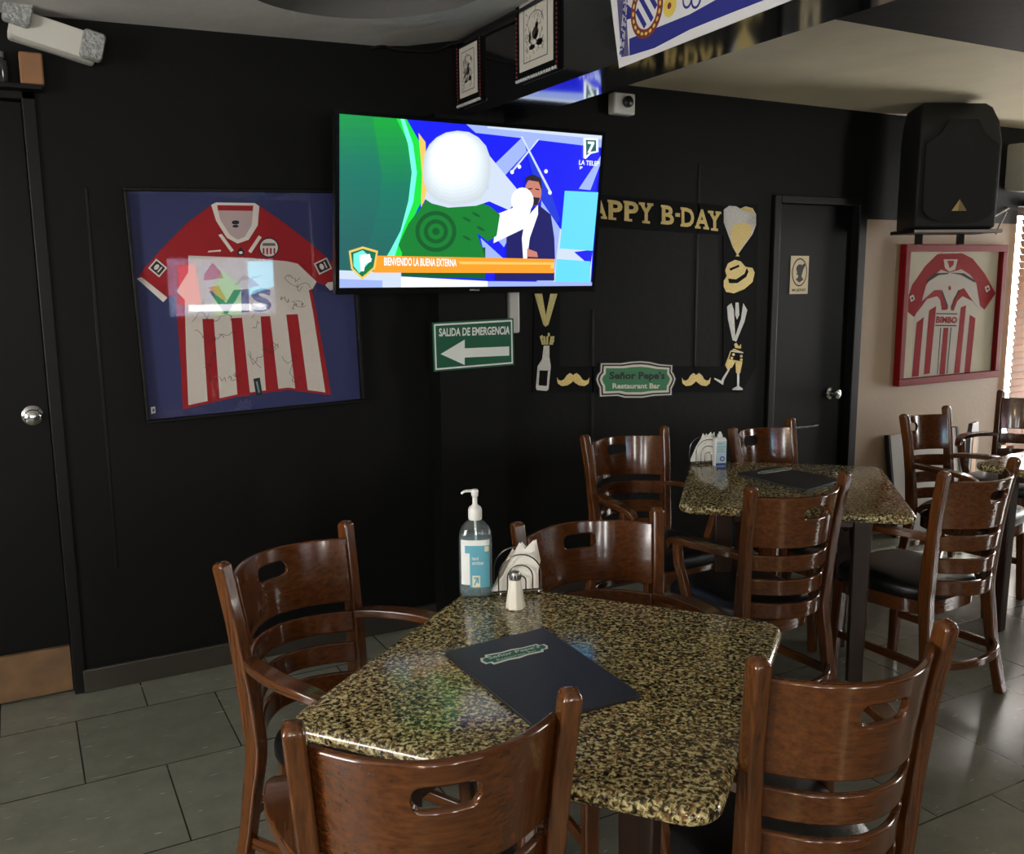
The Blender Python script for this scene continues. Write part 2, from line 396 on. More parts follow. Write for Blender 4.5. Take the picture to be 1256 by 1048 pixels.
# left plaster ceiling: a lowered rim with a dished recess cut into it, rising a little to the right
def zl(x, y): return 2.448+.0245*x+(.05*max(0, x-1.45)/.29)
def in_rec(x, y): return math.hypot((x-1.05)/1.0, (y-2.25)/.95)
bm = bmesh.new(); NR = 48; cx, cy = 1.07, 2.92
rings = []
for k in range(NR):
    a = 2*PI*k/NR; rx, ry = .41*math.cos(a), .42*math.sin(a)
    rings.append((cx+rx, cy+ry))
def on_rect(k):
    a = 2*PI*k/NR; dx, dy = math.cos(a), math.sin(a); t = 1e9
    if dx > 1e-6: t = min(t, (BX0-cx)/dx)
    if dx < -1e-6: t = min(t, (X0-cx)/dx)
    if dy > 1e-6: t = min(t, (WY-cy)/dy)
    if dy < -1e-6: t = min(t, (Y0-cy)/dy)
    return (cx+dx*t, cy+dy*t)
outer = [on_rect(k) for k in range(NR)]
for c in ((BX0, WY), (X0, WY), (X0, Y0), (BX0, Y0)):
    k = min(range(NR), key=lambda i: math.hypot(outer[i][0]-c[0], outer[i][1]-c[1])); outer[k] = c
R0 = [bm.verts.new((x, y, zl(x, y))) for x, y in outer]
mid = [tuple(a*.35+b*.65 for a, b in zip(o_, r_)) for o_, r_ in zip(outer, rings)]
R1 = [bm.verts.new((x, y, zl(x, y))) for x, y in mid]
R2 = [bm.verts.new((x, y, zl(x, y))) for x, y in rings]
R3 = [bm.verts.new((x, y, zl(x, y)+.05)) for x, y in rings]
R4 = [bm.verts.new((cx+(x-cx)*.93, cy+(y-cy)*.93, 2.60)) for x, y in rings]
R5 = [bm.verts.new((cx+(x-cx)*.3, cy+(y-cy)*.3, 2.66)) for x, y in rings]
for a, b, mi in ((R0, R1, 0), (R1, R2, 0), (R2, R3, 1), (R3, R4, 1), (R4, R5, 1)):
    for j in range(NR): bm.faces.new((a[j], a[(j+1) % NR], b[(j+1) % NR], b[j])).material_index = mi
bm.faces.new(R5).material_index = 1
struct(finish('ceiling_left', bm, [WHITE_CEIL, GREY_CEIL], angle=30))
# right plaster ceiling, sagging gently between beam and wall, with one raised seam
bm = bmesh.new(); nx, ny = 40, 16; G = []
for i in range(nx+1):
    row = []
    for j in range(ny+1):
        x = BX1+(X1-BX1)*i/nx; y = 1.845+(WY-1.845)*j/ny
        z = 2.437+.07*math.sin(PI*min(1, (WY-y)/1.85))*(.6+.4*math.sin(x*1.7))
        row.append(bm.verts.new((x, y, z)))
    G.append(row)
for i in range(nx):
    for j in range(ny): bm.faces.new((G[i][j], G[i][j+1], G[i+1][j+1], G[i+1][j]))
struct(finish('ceiling_right', bm, CREAM_CEIL))
bm = bmesh.new(); sweep(bm, [(2.70, 3.06, 2.498), (2.95, 3.055, 2.490), (3.35, 3.04, 2.498)], .03, .016, (0, 1, 0), sides=8)
struct(finish('trim_1', bm, CREAM_CEIL))
bm = bmesh.new(); box(bm, (BX1, Y0, 2.5), (X1, 1.30, 2.56)); struct(finish('ceiling_front', bm, WHITE_CEIL, smooth=False))
# baseboards
struct(boxobj('baseboard_left', (.118, WY-.02, 0), (1.582, WY, .092), BASE_M, bevel=.004))
struct(boxobj('baseboard_back', (1.903, WY-.02, 0), (3.52, WY, .092), BASE_M, bevel=.004))
# panel seams on the dark wall
for i, (u, v0, v1) in enumerate(((853, 200, 455), (727, 380, 600), (119, 230, 700))):
    p = atY(u, 400, WY); z1 = atY(u, v0, WY).z; z0 = max(.1, atY(u, v1, WY).z)
    struct(boxobj('trim_%d' % (i+2), (p.x-.006, WY-.004, z0), (p.x+.006, WY, z1), BLACK_TRIM, bevel=.002))

# left door: dark leaf with a raw wooden kick board
dr = struct(boxobj('door_1', (-.76, WY+.035, .01), (.085, WY+.075, 2.17), BLACK_DOOR, bevel=.003))
k = boxobj('kick_board', (-.76, WY+.012, .012), (.083, WY+.034, .19), PLY, dr, bevel=.003)
bm = bmesh.new(); M = Matrix.Translation((.03, WY+.034, 1.075)) @ Matrix.Rotation(PI/2, 4, 'X')
lathe(bm, [(0, 0), (.036, 0), (.036, .006), (.02, .012), (.014, .03), (.022, .04), (.028, .052), (.026, .064), (.015, .07), (0, .071)], M=M)
finish('door_knob', bm, CHROME, dr)
bm = bmesh.new(); box(bm, (.085, WY-.012, 0), (.128, WY+.14, 2.2)); box(bm, (-.8, WY-.012, 2.17), (.128, WY+.14, 2.215)); box(bm, (-.80, WY-.012, 0), (-.76, WY+.14, 2.17))
struct(finish('trim_5', bm, BLACK_TRIM, smooth=False, bevel=.004))
bm = bmesh.new(); box(bm, (-.8, WY+.09, 0), (.128, WY+.14, 2.2)); box(bm, (3.56, WY+.09, 0), (4.25, WY+.14, 1.965)); struct(finish('wall_back', bm, BLACK_WALL, smooth=False))
# toilet door
d2 = struct(boxobj('door_2', (3.60, WY+.035, .01), (4.19, WY+.075, 1.93), BLACK_DOOR, bevel=.003))
bm = bmesh.new(); M = Matrix.Translation((4.075, WY+.034, .885)) @ Matrix.Rotation(PI/2, 4, 'X')
lathe(bm, [(0, 0), (.034, 0), (.034, .006), (.018, .012), (.013, .03), (.02, .04), (.027, .05), (.025, .062), (.014, .068), (0, .069)], M=M)
finish('door_knob', bm, CHROME, d2)
boxobj('metal_strip', (3.74, WY+.027, .70), (3.99, WY+.034, .709), CHROME, d2, bevel=.001)
bm = bmesh.new(); box(bm, (3.555, WY-.018, 0), (3.60, WY+.09, 1.97)); box(bm, (4.19, WY-.018, 0), (4.25, WY+.09, 1.97)); box(bm, (3.60, WY-.018, 1.93), (4.19, WY+.09, 1.97))
struct(finish('trim_6', bm, BLACK_TRIM, smooth=False, bevel=.004))

# ================================================================== CHAIRS
def ypost(z):
    Z = [(0, -.235), (.2, -.198), (.42, -.172), (.55, -.177), (.75, -.200), (.9, -.225)]
    for (a, b), (c, d) in zip(Z, Z[1:]):
        if z <= c: return b+(d-b)*(z-a)/(c-a)
    return Z[-1][1]
def xpost(z):
    Z = [(0, .222), (.2, .203), (.42, .186), (.55, .190), (.75, .203), (.9, .214)]
    for (a, b), (c, d) in zip(Z, Z[1:]):
        if z <= c: return b+(d-b)*(z-a)/(c-a)
    return Z[-1][1]
BOW = .102
def curved_board(z0, z1, thick, slot=None):
    """bent plywood board let in between the posts, optional grip slot (half width, half height, z)"""
    bm = bmesh.new(); xs = [-1+2*i/28 for i in range(29)]
    if slot:
        hw, hh, zc = slot; hs = hw/.2
        xs = sorted(set([x for x in xs if abs(abs(x)-hs) > .03]+[s_*(hs-(hh/.2)*(1-math.cos(a))) for s_ in (-1, 1) for a in [0, .35, .7, 1.05, PI/2]]))
    def pt(u, z):
        X = xpost(z)-.012
        return Vector((u*X, ypost(z)-BOW*(1-u*u)+.006, z))
    cols = []
    for u in xs:
        if slot:
            d = (hs-abs(u))*.2
            if d < -1e-6: a = b = None
            h = hh if d >= hh else (math.sqrt(max(0, hh*hh-(hh-d)**2)) if d >= 0 else hh)
            zz = [z0, (z0+zc-hh)/2, zc-h, zc+h, (z1+zc+hh)/2, z1]
        else: zz = [z0, (z0+z1)/2, z1]
        cols.append([bm.verts.new(pt(u, z)) for z in zz])
    for i in range(len(xs)-1):
        um = (xs[i]+xs[i+1])/2
        for j in range(len(cols[i])-1):
            if slot and j == 2 and abs(um) < hs: continue
            bm.faces.new((cols[i][j], cols[i+1][j], cols[i+1][j+1], cols[i][j+1]))
    bmesh.ops.remove_doubles(bm, verts=bm.verts, dist=1e-5)
    bmesh.ops.recalc_face_normals(bm, faces=bm.faces)
    bmesh.ops.solidify(bm, geom=bm.faces[:], thickness=thick)
    return bm
def seat_outline(k, n=40, inset=0):
    out = []
    for j in range(n):
        a = 2*PI*j/n; c, s = math.cos(a), math.sin(a)
        x = math.copysign(abs(c)**.55, c); y = math.copysign(abs(s)**.55, s)
        hw = .205+.018*y
        out.append((x*(hw-inset)*k, .03+y*(.208-inset)*k))
    return out
def build_chair(label, group):
    t = thing('dining_chair', label, 'chair', group=group)
    bm = bmesh.new(); R = []
    for ins, z in ((.004, .408), (0, .415), (0, .438), (.004, .450), (.016, .461), (.045, .470), (.10, .475), (.16, .476)):
        R.append([(x, y, z) for x, y in seat_outline(1, inset=ins)])
    loft(bm, R); finish('seat_cushion', bm, VINYL, t, angle=60)
    bm = bmesh.new(); R = []
    for ins, z in ((.012, .352), (.006, .356), (.006, .404), (.012, .408)): R.append([(x, y, z) for x, y in seat_outline(1, inset=ins)])
    loft(bm, R); finish('seat_rail', bm, W_BOARD, t, angle=50)
    for s in (-1, 1):
        zs = [0, .1, .2, .31, .42, .5, .6, .68, .75, .83, .885]
        bm = bmesh.new(); P = catmull([(s*xpost(z), ypost(z), z) for z in zs], 4)
        P += [Vector((s*xpost(.9), ypost(.893), .893)), Vector((s*xpost(.9), ypost(.9), .900))]
        def wf(u):
            if u > .995: return (.55, .55)
            if u > .985: return (.85, .85)
            return (1.0, 1.0+.35*math.exp(-((u-.45)/.16)**2))
        sweep(bm, P, .034, .036, (1, 0, 0), wf=wf); finish('back_post', bm, W_POST, t, bevel=.007, seg=3)
        bm = bmesh.new(); sweep(bm, [(s*.182, .185, .40), (s*.186, .195, .2), (s*.19, .205, 0)], .04, .04, (1, 0, 0), wf=lambda u: 1-.22*u)
        finish('leg', bm, W_POST, t, bevel=.005)
        bm = bmesh.new()
        A = catmull([(s*.186, -.178, .652), (s*.215, -.12, .658), (s*.243, -.02, .660), (s*.247, .07, .655), (s*.236, .125, .640), (s*.228, .15, .615)], 6)
        sweep(bm, A, .042, .022, (1, 0, 0), wf=lambda u: (.75+.4*math.sin(PI*min(1, u*1.1)), 1)); finish('armrest', bm, W_ARM, t, bevel=.006, seg=3)
        bm = bmesh.new(); sweep(bm, catmull([(s*.203, .06, .375), (s*.214, .075, .46), (s*.236, .092, .57), (s*.245, .09, .650)], 5), .026, .034, (1, 0, 0))
        finish('arm_support', bm, W_POST, t, bevel=.005)
        bm = bmesh.new(); sweep(bm, [(s*.200, -.195, .185), (s*.187, .195, .185)], .018, .030, (1, 0, 0)); finish('stretcher', bm, W_ARM, t, bevel=.004)
    bm = bmesh.new(); sweep(bm, catmull([(-.202, -.198, .20), (-.12, -.262, .20), (0, -.285, .20), (.12, -.262, .20), (.202, -.198, .20)], 7), .030, .018, (0, 0, 1)); finish('stretcher', bm, W_BOARD, t, bevel=.004)
    finish('backrest', curved_board(.686, .858, .015, (.055, .019, .802)), W_BOARD, t, bevel=.004, seg=2)
    for z0, z1 in ((.604, .660), (.522, .576), (.440, .494)):
        finish('slat', curved_board(z0, z1, .014), W_BOARD, t, bevel=.004, seg=2)
    return t
def chair_pose(a, b, width=None, zt=.9):
    """from the tops of the two back posts as seen: left one a, right one b"""
    A, B = atZ(*a, zt), atZ(*b, zt); d = B-A
    return (A+B)/2, math.atan2(d.y, d.x)
G1, G2 = 'wooden armchairs around the front table', 'wooden armchairs around the middle table'
CH = []
def place(mid, ang, away, label, group, sc=(1, 1, 1)):
    f = Vector((-math.sin(ang), math.cos(ang), 0)); rz = ang
    if not away: f = -f; rz = ang+PI
    o = mid+f*.225*sc[1]; o.z = 0
    if not CH:
        c = build_chair(label, group); c.location = o; c.rotation_euler = (0, 0, rz)
    else: c = dup(CH[0], o, rz, label, group)
    c.scale = sc; CH.append(c); return c
TALL = (.95, .95, 1.05)
m, a = chair_pose((352, 888), (706, 845), zt=.945); place(m, a, True, 'wooden armchair nearest the camera, its slotted back against the front granite table', G1, TALL)
m, a = chair_pose((268, 690), (425, 638)); place(m, a, False, 'wooden armchair at the left side of the front granite table, facing right', G1)
m, a = chair_pose((633, 640), (806, 622)); place(m, a, False, 'wooden armchair with streaky reflections just behind the napkin holder of the front table', G1)
m, a = chair_pose((935, 806), (1160, 762), zt=.945); place(m, a, True, 'wooden armchair at the right side of the front granite table, back to the camera', G1, TALL)
m, a = chair_pose((920, 597), (1040, 578)); place(m, a, True, 'wooden armchair with its back to the camera at the left front of the middle table', G2)
m, a = chair_pose((716, 533), (815, 522)); place(m, a, False, 'wooden armchair at the far left of the middle table, before the dark birthday wall', G2)
place(Vector((2.93, 3.06, 0)), math.radians(10), False, 'wooden armchair behind the white spray bottle at the far side of the middle table', G2)
m, a = chair_pose((1165, 577), (1240, 562)); place(m, a, True, 'wooden armchair at the right end of the middle table, black seat fully in view', G2)
m, a = chair_pose((1112, 507), (1157, 498)); place(m, a, False, 'dark wooden armchair standing before the beige wall beside the leaning white panel', 'wooden armchairs by the blinds')
place(Vector((4.92, 3.02, 0)), math.radians(95), True, 'dark wooden armchair back cut off by the right edge, before the slatted blinds', 'wooden armchairs by the blinds')

# ================================================================== TABLES
def table(label, c, rz, sx, sy, leg_in=.16):
    t = thing('granite_table', label, 'table', (c[0], c[1], 0), rz, 'granite-topped tables')
    bm = bmesh.new(); R = []; H = .75; T = .034; r = T/2
    for k in range(9):
        a = -PI/2+PI*k/8; ins = r-r*math.cos(a)
        R.append([(x, y, H-r+r*math.sin(a)) for x, y in rrect(sx-2*ins, sy-2*ins, .06-ins, 8)])
    loft(bm, R); finish('tabletop', bm, GRANITE, t, angle=40)
    bm = bmesh.new(); w, h = sx/2-.14, sy/2-.14
    for (x0, x1, y0, y1) in ((-w, w, -h, -h+.022), (-w, w, h-.022, h), (-w, -w+.022, -h+.022, h-.022), (w-.022, w, -h+.022, h-.022)): box(bm, (x0, y0, .665), (x1, y1, H-T))
    finish('apron', bm, W_TABLE, t, smooth=False)
    for x in (-1, 1):
        for y in (-1, 1):
            bm = bmesh.new(); X, Y = x*(sx/2-leg_in), y*(sy/2-leg_in)
            sweep(bm, [(X, Y, 0), (X, Y, .45), (X, Y, .716)], .066, .066, (1, 0, 0), wf=lambda u: .8+.2*u); finish('leg', bm, W_TABLE, t, bevel=.005)
    return t
T1C, T1R = (.951, 1.5485), math.radians(-51.36)
T2C, T2R = (2.6045, 2.5627), math.radians(-42.04)
table('large granite-topped table in the foreground carrying the black menu and clear pump bottle', T1C, T1R, .80, .857)
table('granite-topped table in the middle distance with the white spray bottle on it', T2C, T2R, .80, .857)
table('dark granite-topped table at the right edge, left corner showing below the blinds', (4.03, 2.12), math.radians(8), .8, .82, .11)

# ------------------------------------------------------------------ menus
LOGO_G = mat('logo_green', (22, 104, 74), .5); LOGO_W = mat('logo_white', (225, 228, 222), .6)
def menu(label, quad, logo, z):
    q = [atZ(u, v, z+.008) for u, v in quad]; c = sum(q, Vector())/4
    for p in q: p.z = 0
    t = thing('menu', label, 'menu', (c.x, c.y, z), group='black menus')
    q = [p-Vector((c.x, c.y, 0)) for p in q]
    bm = bmesh.new(); prism(bm, q, (0, 0, 1), .0062, .0085); fcov = finish('front_cover', bm, mat('menu_cover', (30, 31, 36), .42, bump=.15, bscale=300), t, bevel=.001)
    bm = bmesh.new(); prism(bm, [p*.985 for p in q], (0, 0, 1), .0025, .006); finish('pages', bm, mat('menu_page', (44, 44, 48), .6), t)
    bm = bmesh.new(); prism(bm, q, (0, 0, 1), 0, .0023); finish('back_cover', bm, MATS['menu_cover'], t, bevel=.001)
    L = [atZ(u, v, z+.009)-Vector((c.x, c.y, z+.009)) for u, v in logo]      # bl, br, tr, tl
    def lp(a, b): return (L[0]*(1-a)+L[1]*a)*(1-b)+(L[3]*(1-a)+L[2]*a)*b
    prof = [(0, .5), (.03, .2), (.1, .22), (.12, 0), (.35, .06), (.5, -.02), (.65, .06), (.88, 0), (.9, .22), (.97, .2), (1, .5), (.97, .8), (.9, .78), (.88, 1), (.65, .94), (.5, 1.02), (.35, .94), (.12, 1), (.1, .78), (.03, .8)]
    bm = bmesh.new()
    prism(bm, [lp(a, b) for a, b in prof], (0, 0, 1), .0086, .0090, 0)
    prism(bm, [lp(.5+(a-.5)*.93, .5+(b-.5)*.72) for a, b in prof], (0, 0, 1), .0090, .0093, 1)
    fc = Face((0, 0, .0098), (1, 0, 0), (0, 1, 0))
    fc.text(bm, "Señor Pepe's", [lp(*p).xy for p in ((.12, .42), (.88, .42), (.88, .78), (.12, .78))], 0, 0, .01)
    fc.text(bm, "Restaurant Bar", [lp(*p).xy for p in ((.2, .2), (.8, .2), (.8, .36), (.2, .36))], 0, 0)
    finish('logo', bm, [LOGO_W, LOGO_G], fcov, smooth=False)
    return t
menu('black menu with green and white logo lying on the front granite table', [(652, 888), (787, 852), (667, 770), (545, 800)], [(596, 818), (676, 797), (668, 788), (584, 806)], .7505)
menu('thin black menu with pale logo lying on the middle granite table', [(990, 601), (1033, 589), (953, 572), (904, 581)], [(931, 582), (973, 576), (970, 573), (928, 579)], .7505)

# ------------------------------------------------------------------ pump bottle of hand gel
def oval(z, w, d, n=32, e=.8):
    out = []
    for j in range(n):
        a = 2*PI*j/n; c, s = math.cos(a), math.sin(a)
        out.append((math.copysign(abs(c)**e, c)*w/2, math.copysign(abs(s)**e, s)*d/2, z))
    return out
FACE_CAM = -YAW
bt = thing('pump_bottle', 'clear pump bottle of hand sanitizer with a teal label on the front table', 'bottle', (.985, 2.03, .7505), FACE_CAM)
CLEAR = glass('clear_plastic', (232, 242, 244), .04, 1.75, .05)
bm = bmesh.new(); loft(bm, [oval(z, w, d) for z, w, d in ((0, .076, .044), (.003, .082, .05), (.012, .086, .054), (.14, .086, .054), (.165, .082, .051), (.182, .068, .044), (.194, .045, .034), (.2, .030, .028), (.208, .028, .026))])
finish('bottle_body', bm, CLEAR, bt, angle=60)
bm = bmesh.new(); loft(bm, [oval(z, w, d) for z, w, d in ((.004, .074, .042), (.012, .08, .048), (.14, .08, .048), (.158, .076, .045))])
finish('gel', bm, glass('clear_gel', (215, 232, 236), .02, 1.3, .16), bt, angle=60)
def label_shell(bm, w0, w1, z0, z1, off, mi, n=14):
    """label following the front of the oval body between x = w0..w1"""
    W_, D_ = .086/2, .054/2; rows = []
    for z in (z0, z1):
        r = []
        for k in range(n+1):
            x = w0+(w1-w0)*k/n; y = -D_*(1-abs(x/W_)**2.5)**(1/2.5)-off
            r.append(bm.verts.new((x, y, z)))
        rows.append(r)
    for k in range(n): bm.faces.new((rows[0][k], rows[0][k+1], rows[1][k+1], rows[1][k])).material_index = mi
bm = bmesh.new(); label_shell(bm, -.036, .036, .035, .152, .0006, 0); label_shell(bm, -.014, .036, .028, .138, .0011, 1); label_shell(bm, -.026, .036, .118, .138, .0011, 1)
label_shell(bm, -.008, .012, .030, .060, .0016, 2); label_shell(bm, .024, .034, .122, .136, .0016, 2)
lf = Face((0, -.0292, 0), (1, 0, 0), (0, 0, 1))
lf.text(bm, 'hand', [(-.008, .101), (.008, .101), (.008, .110), (-.008, .110)], 0, 0, .01)
lf.text(bm, 'sanitizer', [(-.008, .089), (.022, .089), (.022, .098), (-.008, .098)], 0, 0, .01)
lf.poly(bm, [(-.005, .034), (-.002, .034), (.005, .048), (.005, .040), (.008, .040), (.008, .056), (-.004, .056), (-.004, .052), (.002, .052)], .0002, .0006, 1)
finish('label', bm, [mat('label_white', (228, 232, 230), .5), mat('label_teal', (96, 168, 190), .5), mat('label_cream', (226, 222, 190), .5)], bt, smooth=False)
pu = None
bm = bmesh.new(); lathe(bm, [(0, .2), (.0165, .2), (.0175, .204), (.0175, .226), (.015, .232), (.009, .236), (.006, .24), (.006, .258), (.0085, .26), (.0095, .272), (.008, .277), (0, .278)], n=20)
sweep(bm, catmull([(.006, 0, .2715), (-.012, 0, .2735), (-.026, 0, .272), (-.033, 0, .266)], 4), .011, .008, (0, 1, 0), sides=8, wf=lambda u: 1.1-.35*u)
finish('pump', bm, PLASTIC_W, bt, angle=40)
bm = bmesh.new(); tube(bm, [(0, 0, .2), (.002, 0, .1), (.004, 0, .02)], .003); finish('dip_tube', bm, PLASTIC_W, bt)

# ------------------------------------------------------------------ napkin holders, napkins, shaker
WIRE = mat('wire_metal', (150, 150, 150), .22, metal=1)
def napkin_holder(label, c, rz):
    t = thing('napkin_holder', label, 'napkin holder', c, rz, 'wire napkin holders')
    def arch(w, h, y, n=14):
        r = w/2; P = [(-r, y, .006), (-r, y, h-r)]
        P += [(-r*math.cos(PI*k/n), y, h-r+r*math.sin(PI*k/n)) for k in range(1, n)]
        return P+[(r, y, h-r), (r, y, .006)]
    for y in (-.034, .034):
        for w, h in ((.112, .106), (.066, .078), (.03, .050)):
            bm = bmesh.new(); tube(bm, arch(w, h, y), .0019); finish('wire_arch', bm, WIRE, t)
    bm = bmesh.new()
    for y in (-.034, .034): tube(bm, [(-.06, y, .008), (.06, y, .008)], .0019)
    for x in (-.056, -.033, 0, .033, .056): tube(bm, [(x, -.034, .008), (x, .034, .008)], .0019)
    finish('base_frame', bm, WIRE, t)
    for x in (-.05, .05):
        for y in (-.034, .034):
            bm = bmesh.new(); lathe(bm, [(0, 0), (.004, .001), (.0045, .004), (.003, .008), (0, .009)], (x, y, 0), 10); finish('foot', bm, WIRE, t)
    return t
def napkins(c, rz, n, where):
    proto = None
    M = Matrix.Translation(c) @ Matrix.Rotation(rz, 4, 'Z')
    for k in range(n):
        y = -.024+.048*k/(n-1); lean = random.uniform(-.012, .012); tw = random.uniform(-.018, .018)
        tip = [.118, .128, .105, .132, .122, .112, .126][k % 7]
        base = [(-.056+tw*.3, .0105), (.05+tw*.3, .0105), (.055+tw, .07+lean), (.044+tw, tip), (.020+tw, tip-.022), (.006+tw, tip-.004), (-.022+tw*.5, .075)]
        if k < 2: base = [(-.075, .0105), (.05, .0105), (.05, .075), (.03, .11), (.0, .095)]
        o = bmesh.new()
        a = [o.verts.new((x, -.0016, z)) for x, z in base]; b = [o.verts.new((x, .0016, z)) for x, z in base]
        o.faces.new(a[::-1]); o.faces.new(b)
        for j in range(len(a)): o.faces.new((a[j], a[(j+1) % len(a)], b[(j+1) % len(a)], b[j]))
        ob = finish('paper_napkin', o, PAPER, smooth=False)
        ob.matrix_world = M @ Matrix.Translation((0, y, 0))
        props(ob, 'folded white paper napkin in the wire holder on the %s table' % where, 'napkin', 'napkins in the holder on the %s table' % where)
NR1 = -.30
napkin_holder('wire napkin holder full of white napkins on the front granite table', (1.094, 2.008, .7505), NR1)
napkins((1.094, 2.008, .7505), NR1, 7, 'front')
NH2 = atZ(864, 567, .7505); napkin_holder('wire napkin holder of white napkins on the middle granite table', (NH2.x, NH2.y, .7505), -.25)
napkins((NH2.x, NH2.y, .7505), -.25, 7, 'middle')
s = thing('salt_shaker', 'small white tapered salt shaker with metal cap before the front napkin holder', 'shaker', (1.026, 1.895, .7505))
bm = bmesh.new(); R = []
for z, r in ((0, .0225), (.004, .0245), (.03, .0215), (.068, .0155), (.074, .0145)):
    R.append([(r*math.cos(2*PI*j/8+PI/8), r*math.sin(2*PI*j/8+PI/8), z) for j in range(8)])
loft(bm, R); finish('shaker_body', bm, mat('shaker_white', (226, 222, 208), .35), s, smooth=False, bevel=.002)
bm = bmesh.new(); lathe(bm, [(0, .074), (.0140, .074), (.0145, .077), (.0140, .088), (.0115, .093), (.006, .095), (0, .0953)], n=20)
for k in range(12):
    a = 2*PI*k/12; lathe(bm, [(0, .078), (.0024, .078), (.0024, .088), (0, .088)], (.0133*math.cos(a), .0133*math.sin(a), 0), 6, 1)
finish('shaker_cap', bm, [mat('brushed_cap', (150, 148, 142), .4, metal=1), mat('cap_dark', (40, 40, 40), .4)], s)
# white and blue spray bottle on the middle table
p = atZ(882, 571, .7505)
sb = thing('spray_bottle', 'white squarish bottle with a blue printed label on the middle table', 'bottle', (p.x, p.y, .7505), FACE_CAM+.15)
bm = bmesh.new(); loft(bm, [[(x, y, z) for x, y in rrect(.052*k, .036*k, .008*k, 4)] for z, k in ((0, .96), (.003, 1), (.112, 1), (.120, .85), (.123, .5))]); finish('bottle_body', bm, PLASTIC_W, sb, angle=50)
bm = bmesh.new(); lf = Face((0, -.0185, 0), (1, 0, 0), (0, 0, 1))
lf.poly(bm, [(-.022, .016), (.022, .016), (.022, .108), (-.022, .108)], 0, .0005, 0)
lf.poly(bm, [(-.022, .002), (.022, .002), (.022, .014), (-.022, .014)], 0, .0006, 1)
lf.poly(bm, ell(.006, .032, .011, .011, 18), .0005, .0009, 1); lf.poly(bm, ell(.006, .032, .006, .006, 18), .0009, .0012, 0)
for z, w in ((.062, .034), (.072, .03), (.082, .036), (.095, .026)): lf.poly(bm, [(-.018, z), (-.018+w, z), (-.018+w, z+.004), (-.018, z+.004)], .0005, .0009, 2)
finish('label', bm, [mat('pale_blue_label', (178, 200, 214), .5), mat('deep_blue_print', (38, 78, 160), .5), mat('green_print', (126, 168, 150), .5)], sb, smooth=False)
bm = bmesh.new(); lathe(bm, [(0, .121), (.011, .121), (.011, .134), (.007, .138), (.005, .146), (0, .147)], n=16); finish('cap', bm, PLASTIC_W, sb)

# ================================================================== TELEVISION
TB, TT = 3.515, 3.44     # the foot of the screen hangs farther from the room than its tilted top
bl, br, tl, tr = atY(410, 362, TB), atY(726, 357, TB), atY(412, 133, TT), atY(745, 163, TT)
ux = ((br-bl)+(tr-tl)).normalized(); up_ = ((tl-bl)+(tr-br)); up_ = (up_-ux*up_.dot(ux)).normalized()
c = (bl+br+tl+tr)/4; tw = ((br-bl).length+(tr-tl).length)/2; th = ((tl-bl).length+(tr-br).length)/2
TF = Face(c, ux, up_)
tv = thing('television', 'large flat television showing a studio broadcast, hung before the pillar', 'television', c)
SCR0, SCR1, = -tw/2+.016, tw/2-.016
SZ0, SZ1 = -th/2+.026, th/2-.016
def tvobj(name, bm, m, **k): return child_of(finish(name, bm, m, **k), tv)
bm = bmesh.new(); TF.poly(bm, rrect(tw, th, .008, 3), -.034, -.004); tvobj('television_body', bm, PLASTIC_B, bevel=.004)
bm = bmesh.new()
for (a, b_, c_, d_) in ((-tw/2, tw/2, -th/2, SZ0), (-tw/2, tw/2, SZ1, th/2), (-tw/2, SCR0, SZ0, SZ1), (SCR1, tw/2, SZ0, SZ1)): TF.poly(bm, [(a, c_), (b_, c_), (b_, d_), (a, d_)], -.004, .004)
tvobj('bezel', bm, mat('bezel_black', (10, 10, 11), .15), smooth=False)
k = crop(400, 120, 3.489)
E_ = 1.0
tc_ = [('screen_blue', (14, 22, 226)), ('screen_teal', (12, 104, 74)), ('screen_green', (10, 158, 50)), ('screen_neon', (110, 250, 214)), ('screen_white', (240, 246, 252)),
       ('screen_lavender', (150, 170, 236)), ('screen_shirt', (14, 118, 44)), ('screen_orange', (240, 150, 36)), ('screen_navy', (22, 22, 92)), ('screen_skin', (190, 120, 104)),
       ('screen_hair', (34, 26, 40)), ('screen_cyan', (96, 206, 246)), ('screen_gold', (226, 190, 96)), ('screen_deepgreen', (8, 84, 36)), ('screen_grey', (196, 208, 226)), ('screen_brightgreen', (20, 214, 60)), ('screen_royal', (28, 52, 205)), ('screen_darkteal', (26, 92, 88))]
TM = [emis(n, c, 1.1*E_) for n, c in tc_]; TI = {n[7:]: i for i, (n, _) in enumerate(tc_)}
bm = bmesh.new()
TF.poly(bm, [(SCR0, SZ0), (SCR1, SZ0), (SCR1, SZ1), (SCR0, SZ1)], -.004, -.002, TI['blue'])
LAY = [0]
def tp(pts, col):
    LAY[0] += 1; q = []
    for x, y in pts:
        a, b = TF.px(*k(x, y)); q.append((min(max(a, SCR0), SCR1), min(max(b, SZ0), SZ1)))
    h = -.002+.00008*LAY[0]
    TF.poly(bm, q, h-.00006, h, TI[col])
tp([(50, 50), (330, 70), (355, 200), (385, 330), (370, 450), (320, 580), (250, 690), (50, 760)], 'teal')
def xr(y):
    K = [(50, 318), (120, 330), (200, 352), (330, 382), (450, 368), (580, 318), (690, 252), (760, 215)]
    for (a, b), (c_, d_) in zip(K, K[1:]):
        if y <= c_: return b+(d_-b)*(y-a)/(c_-a)
    return K[-1][1]
NB = 18
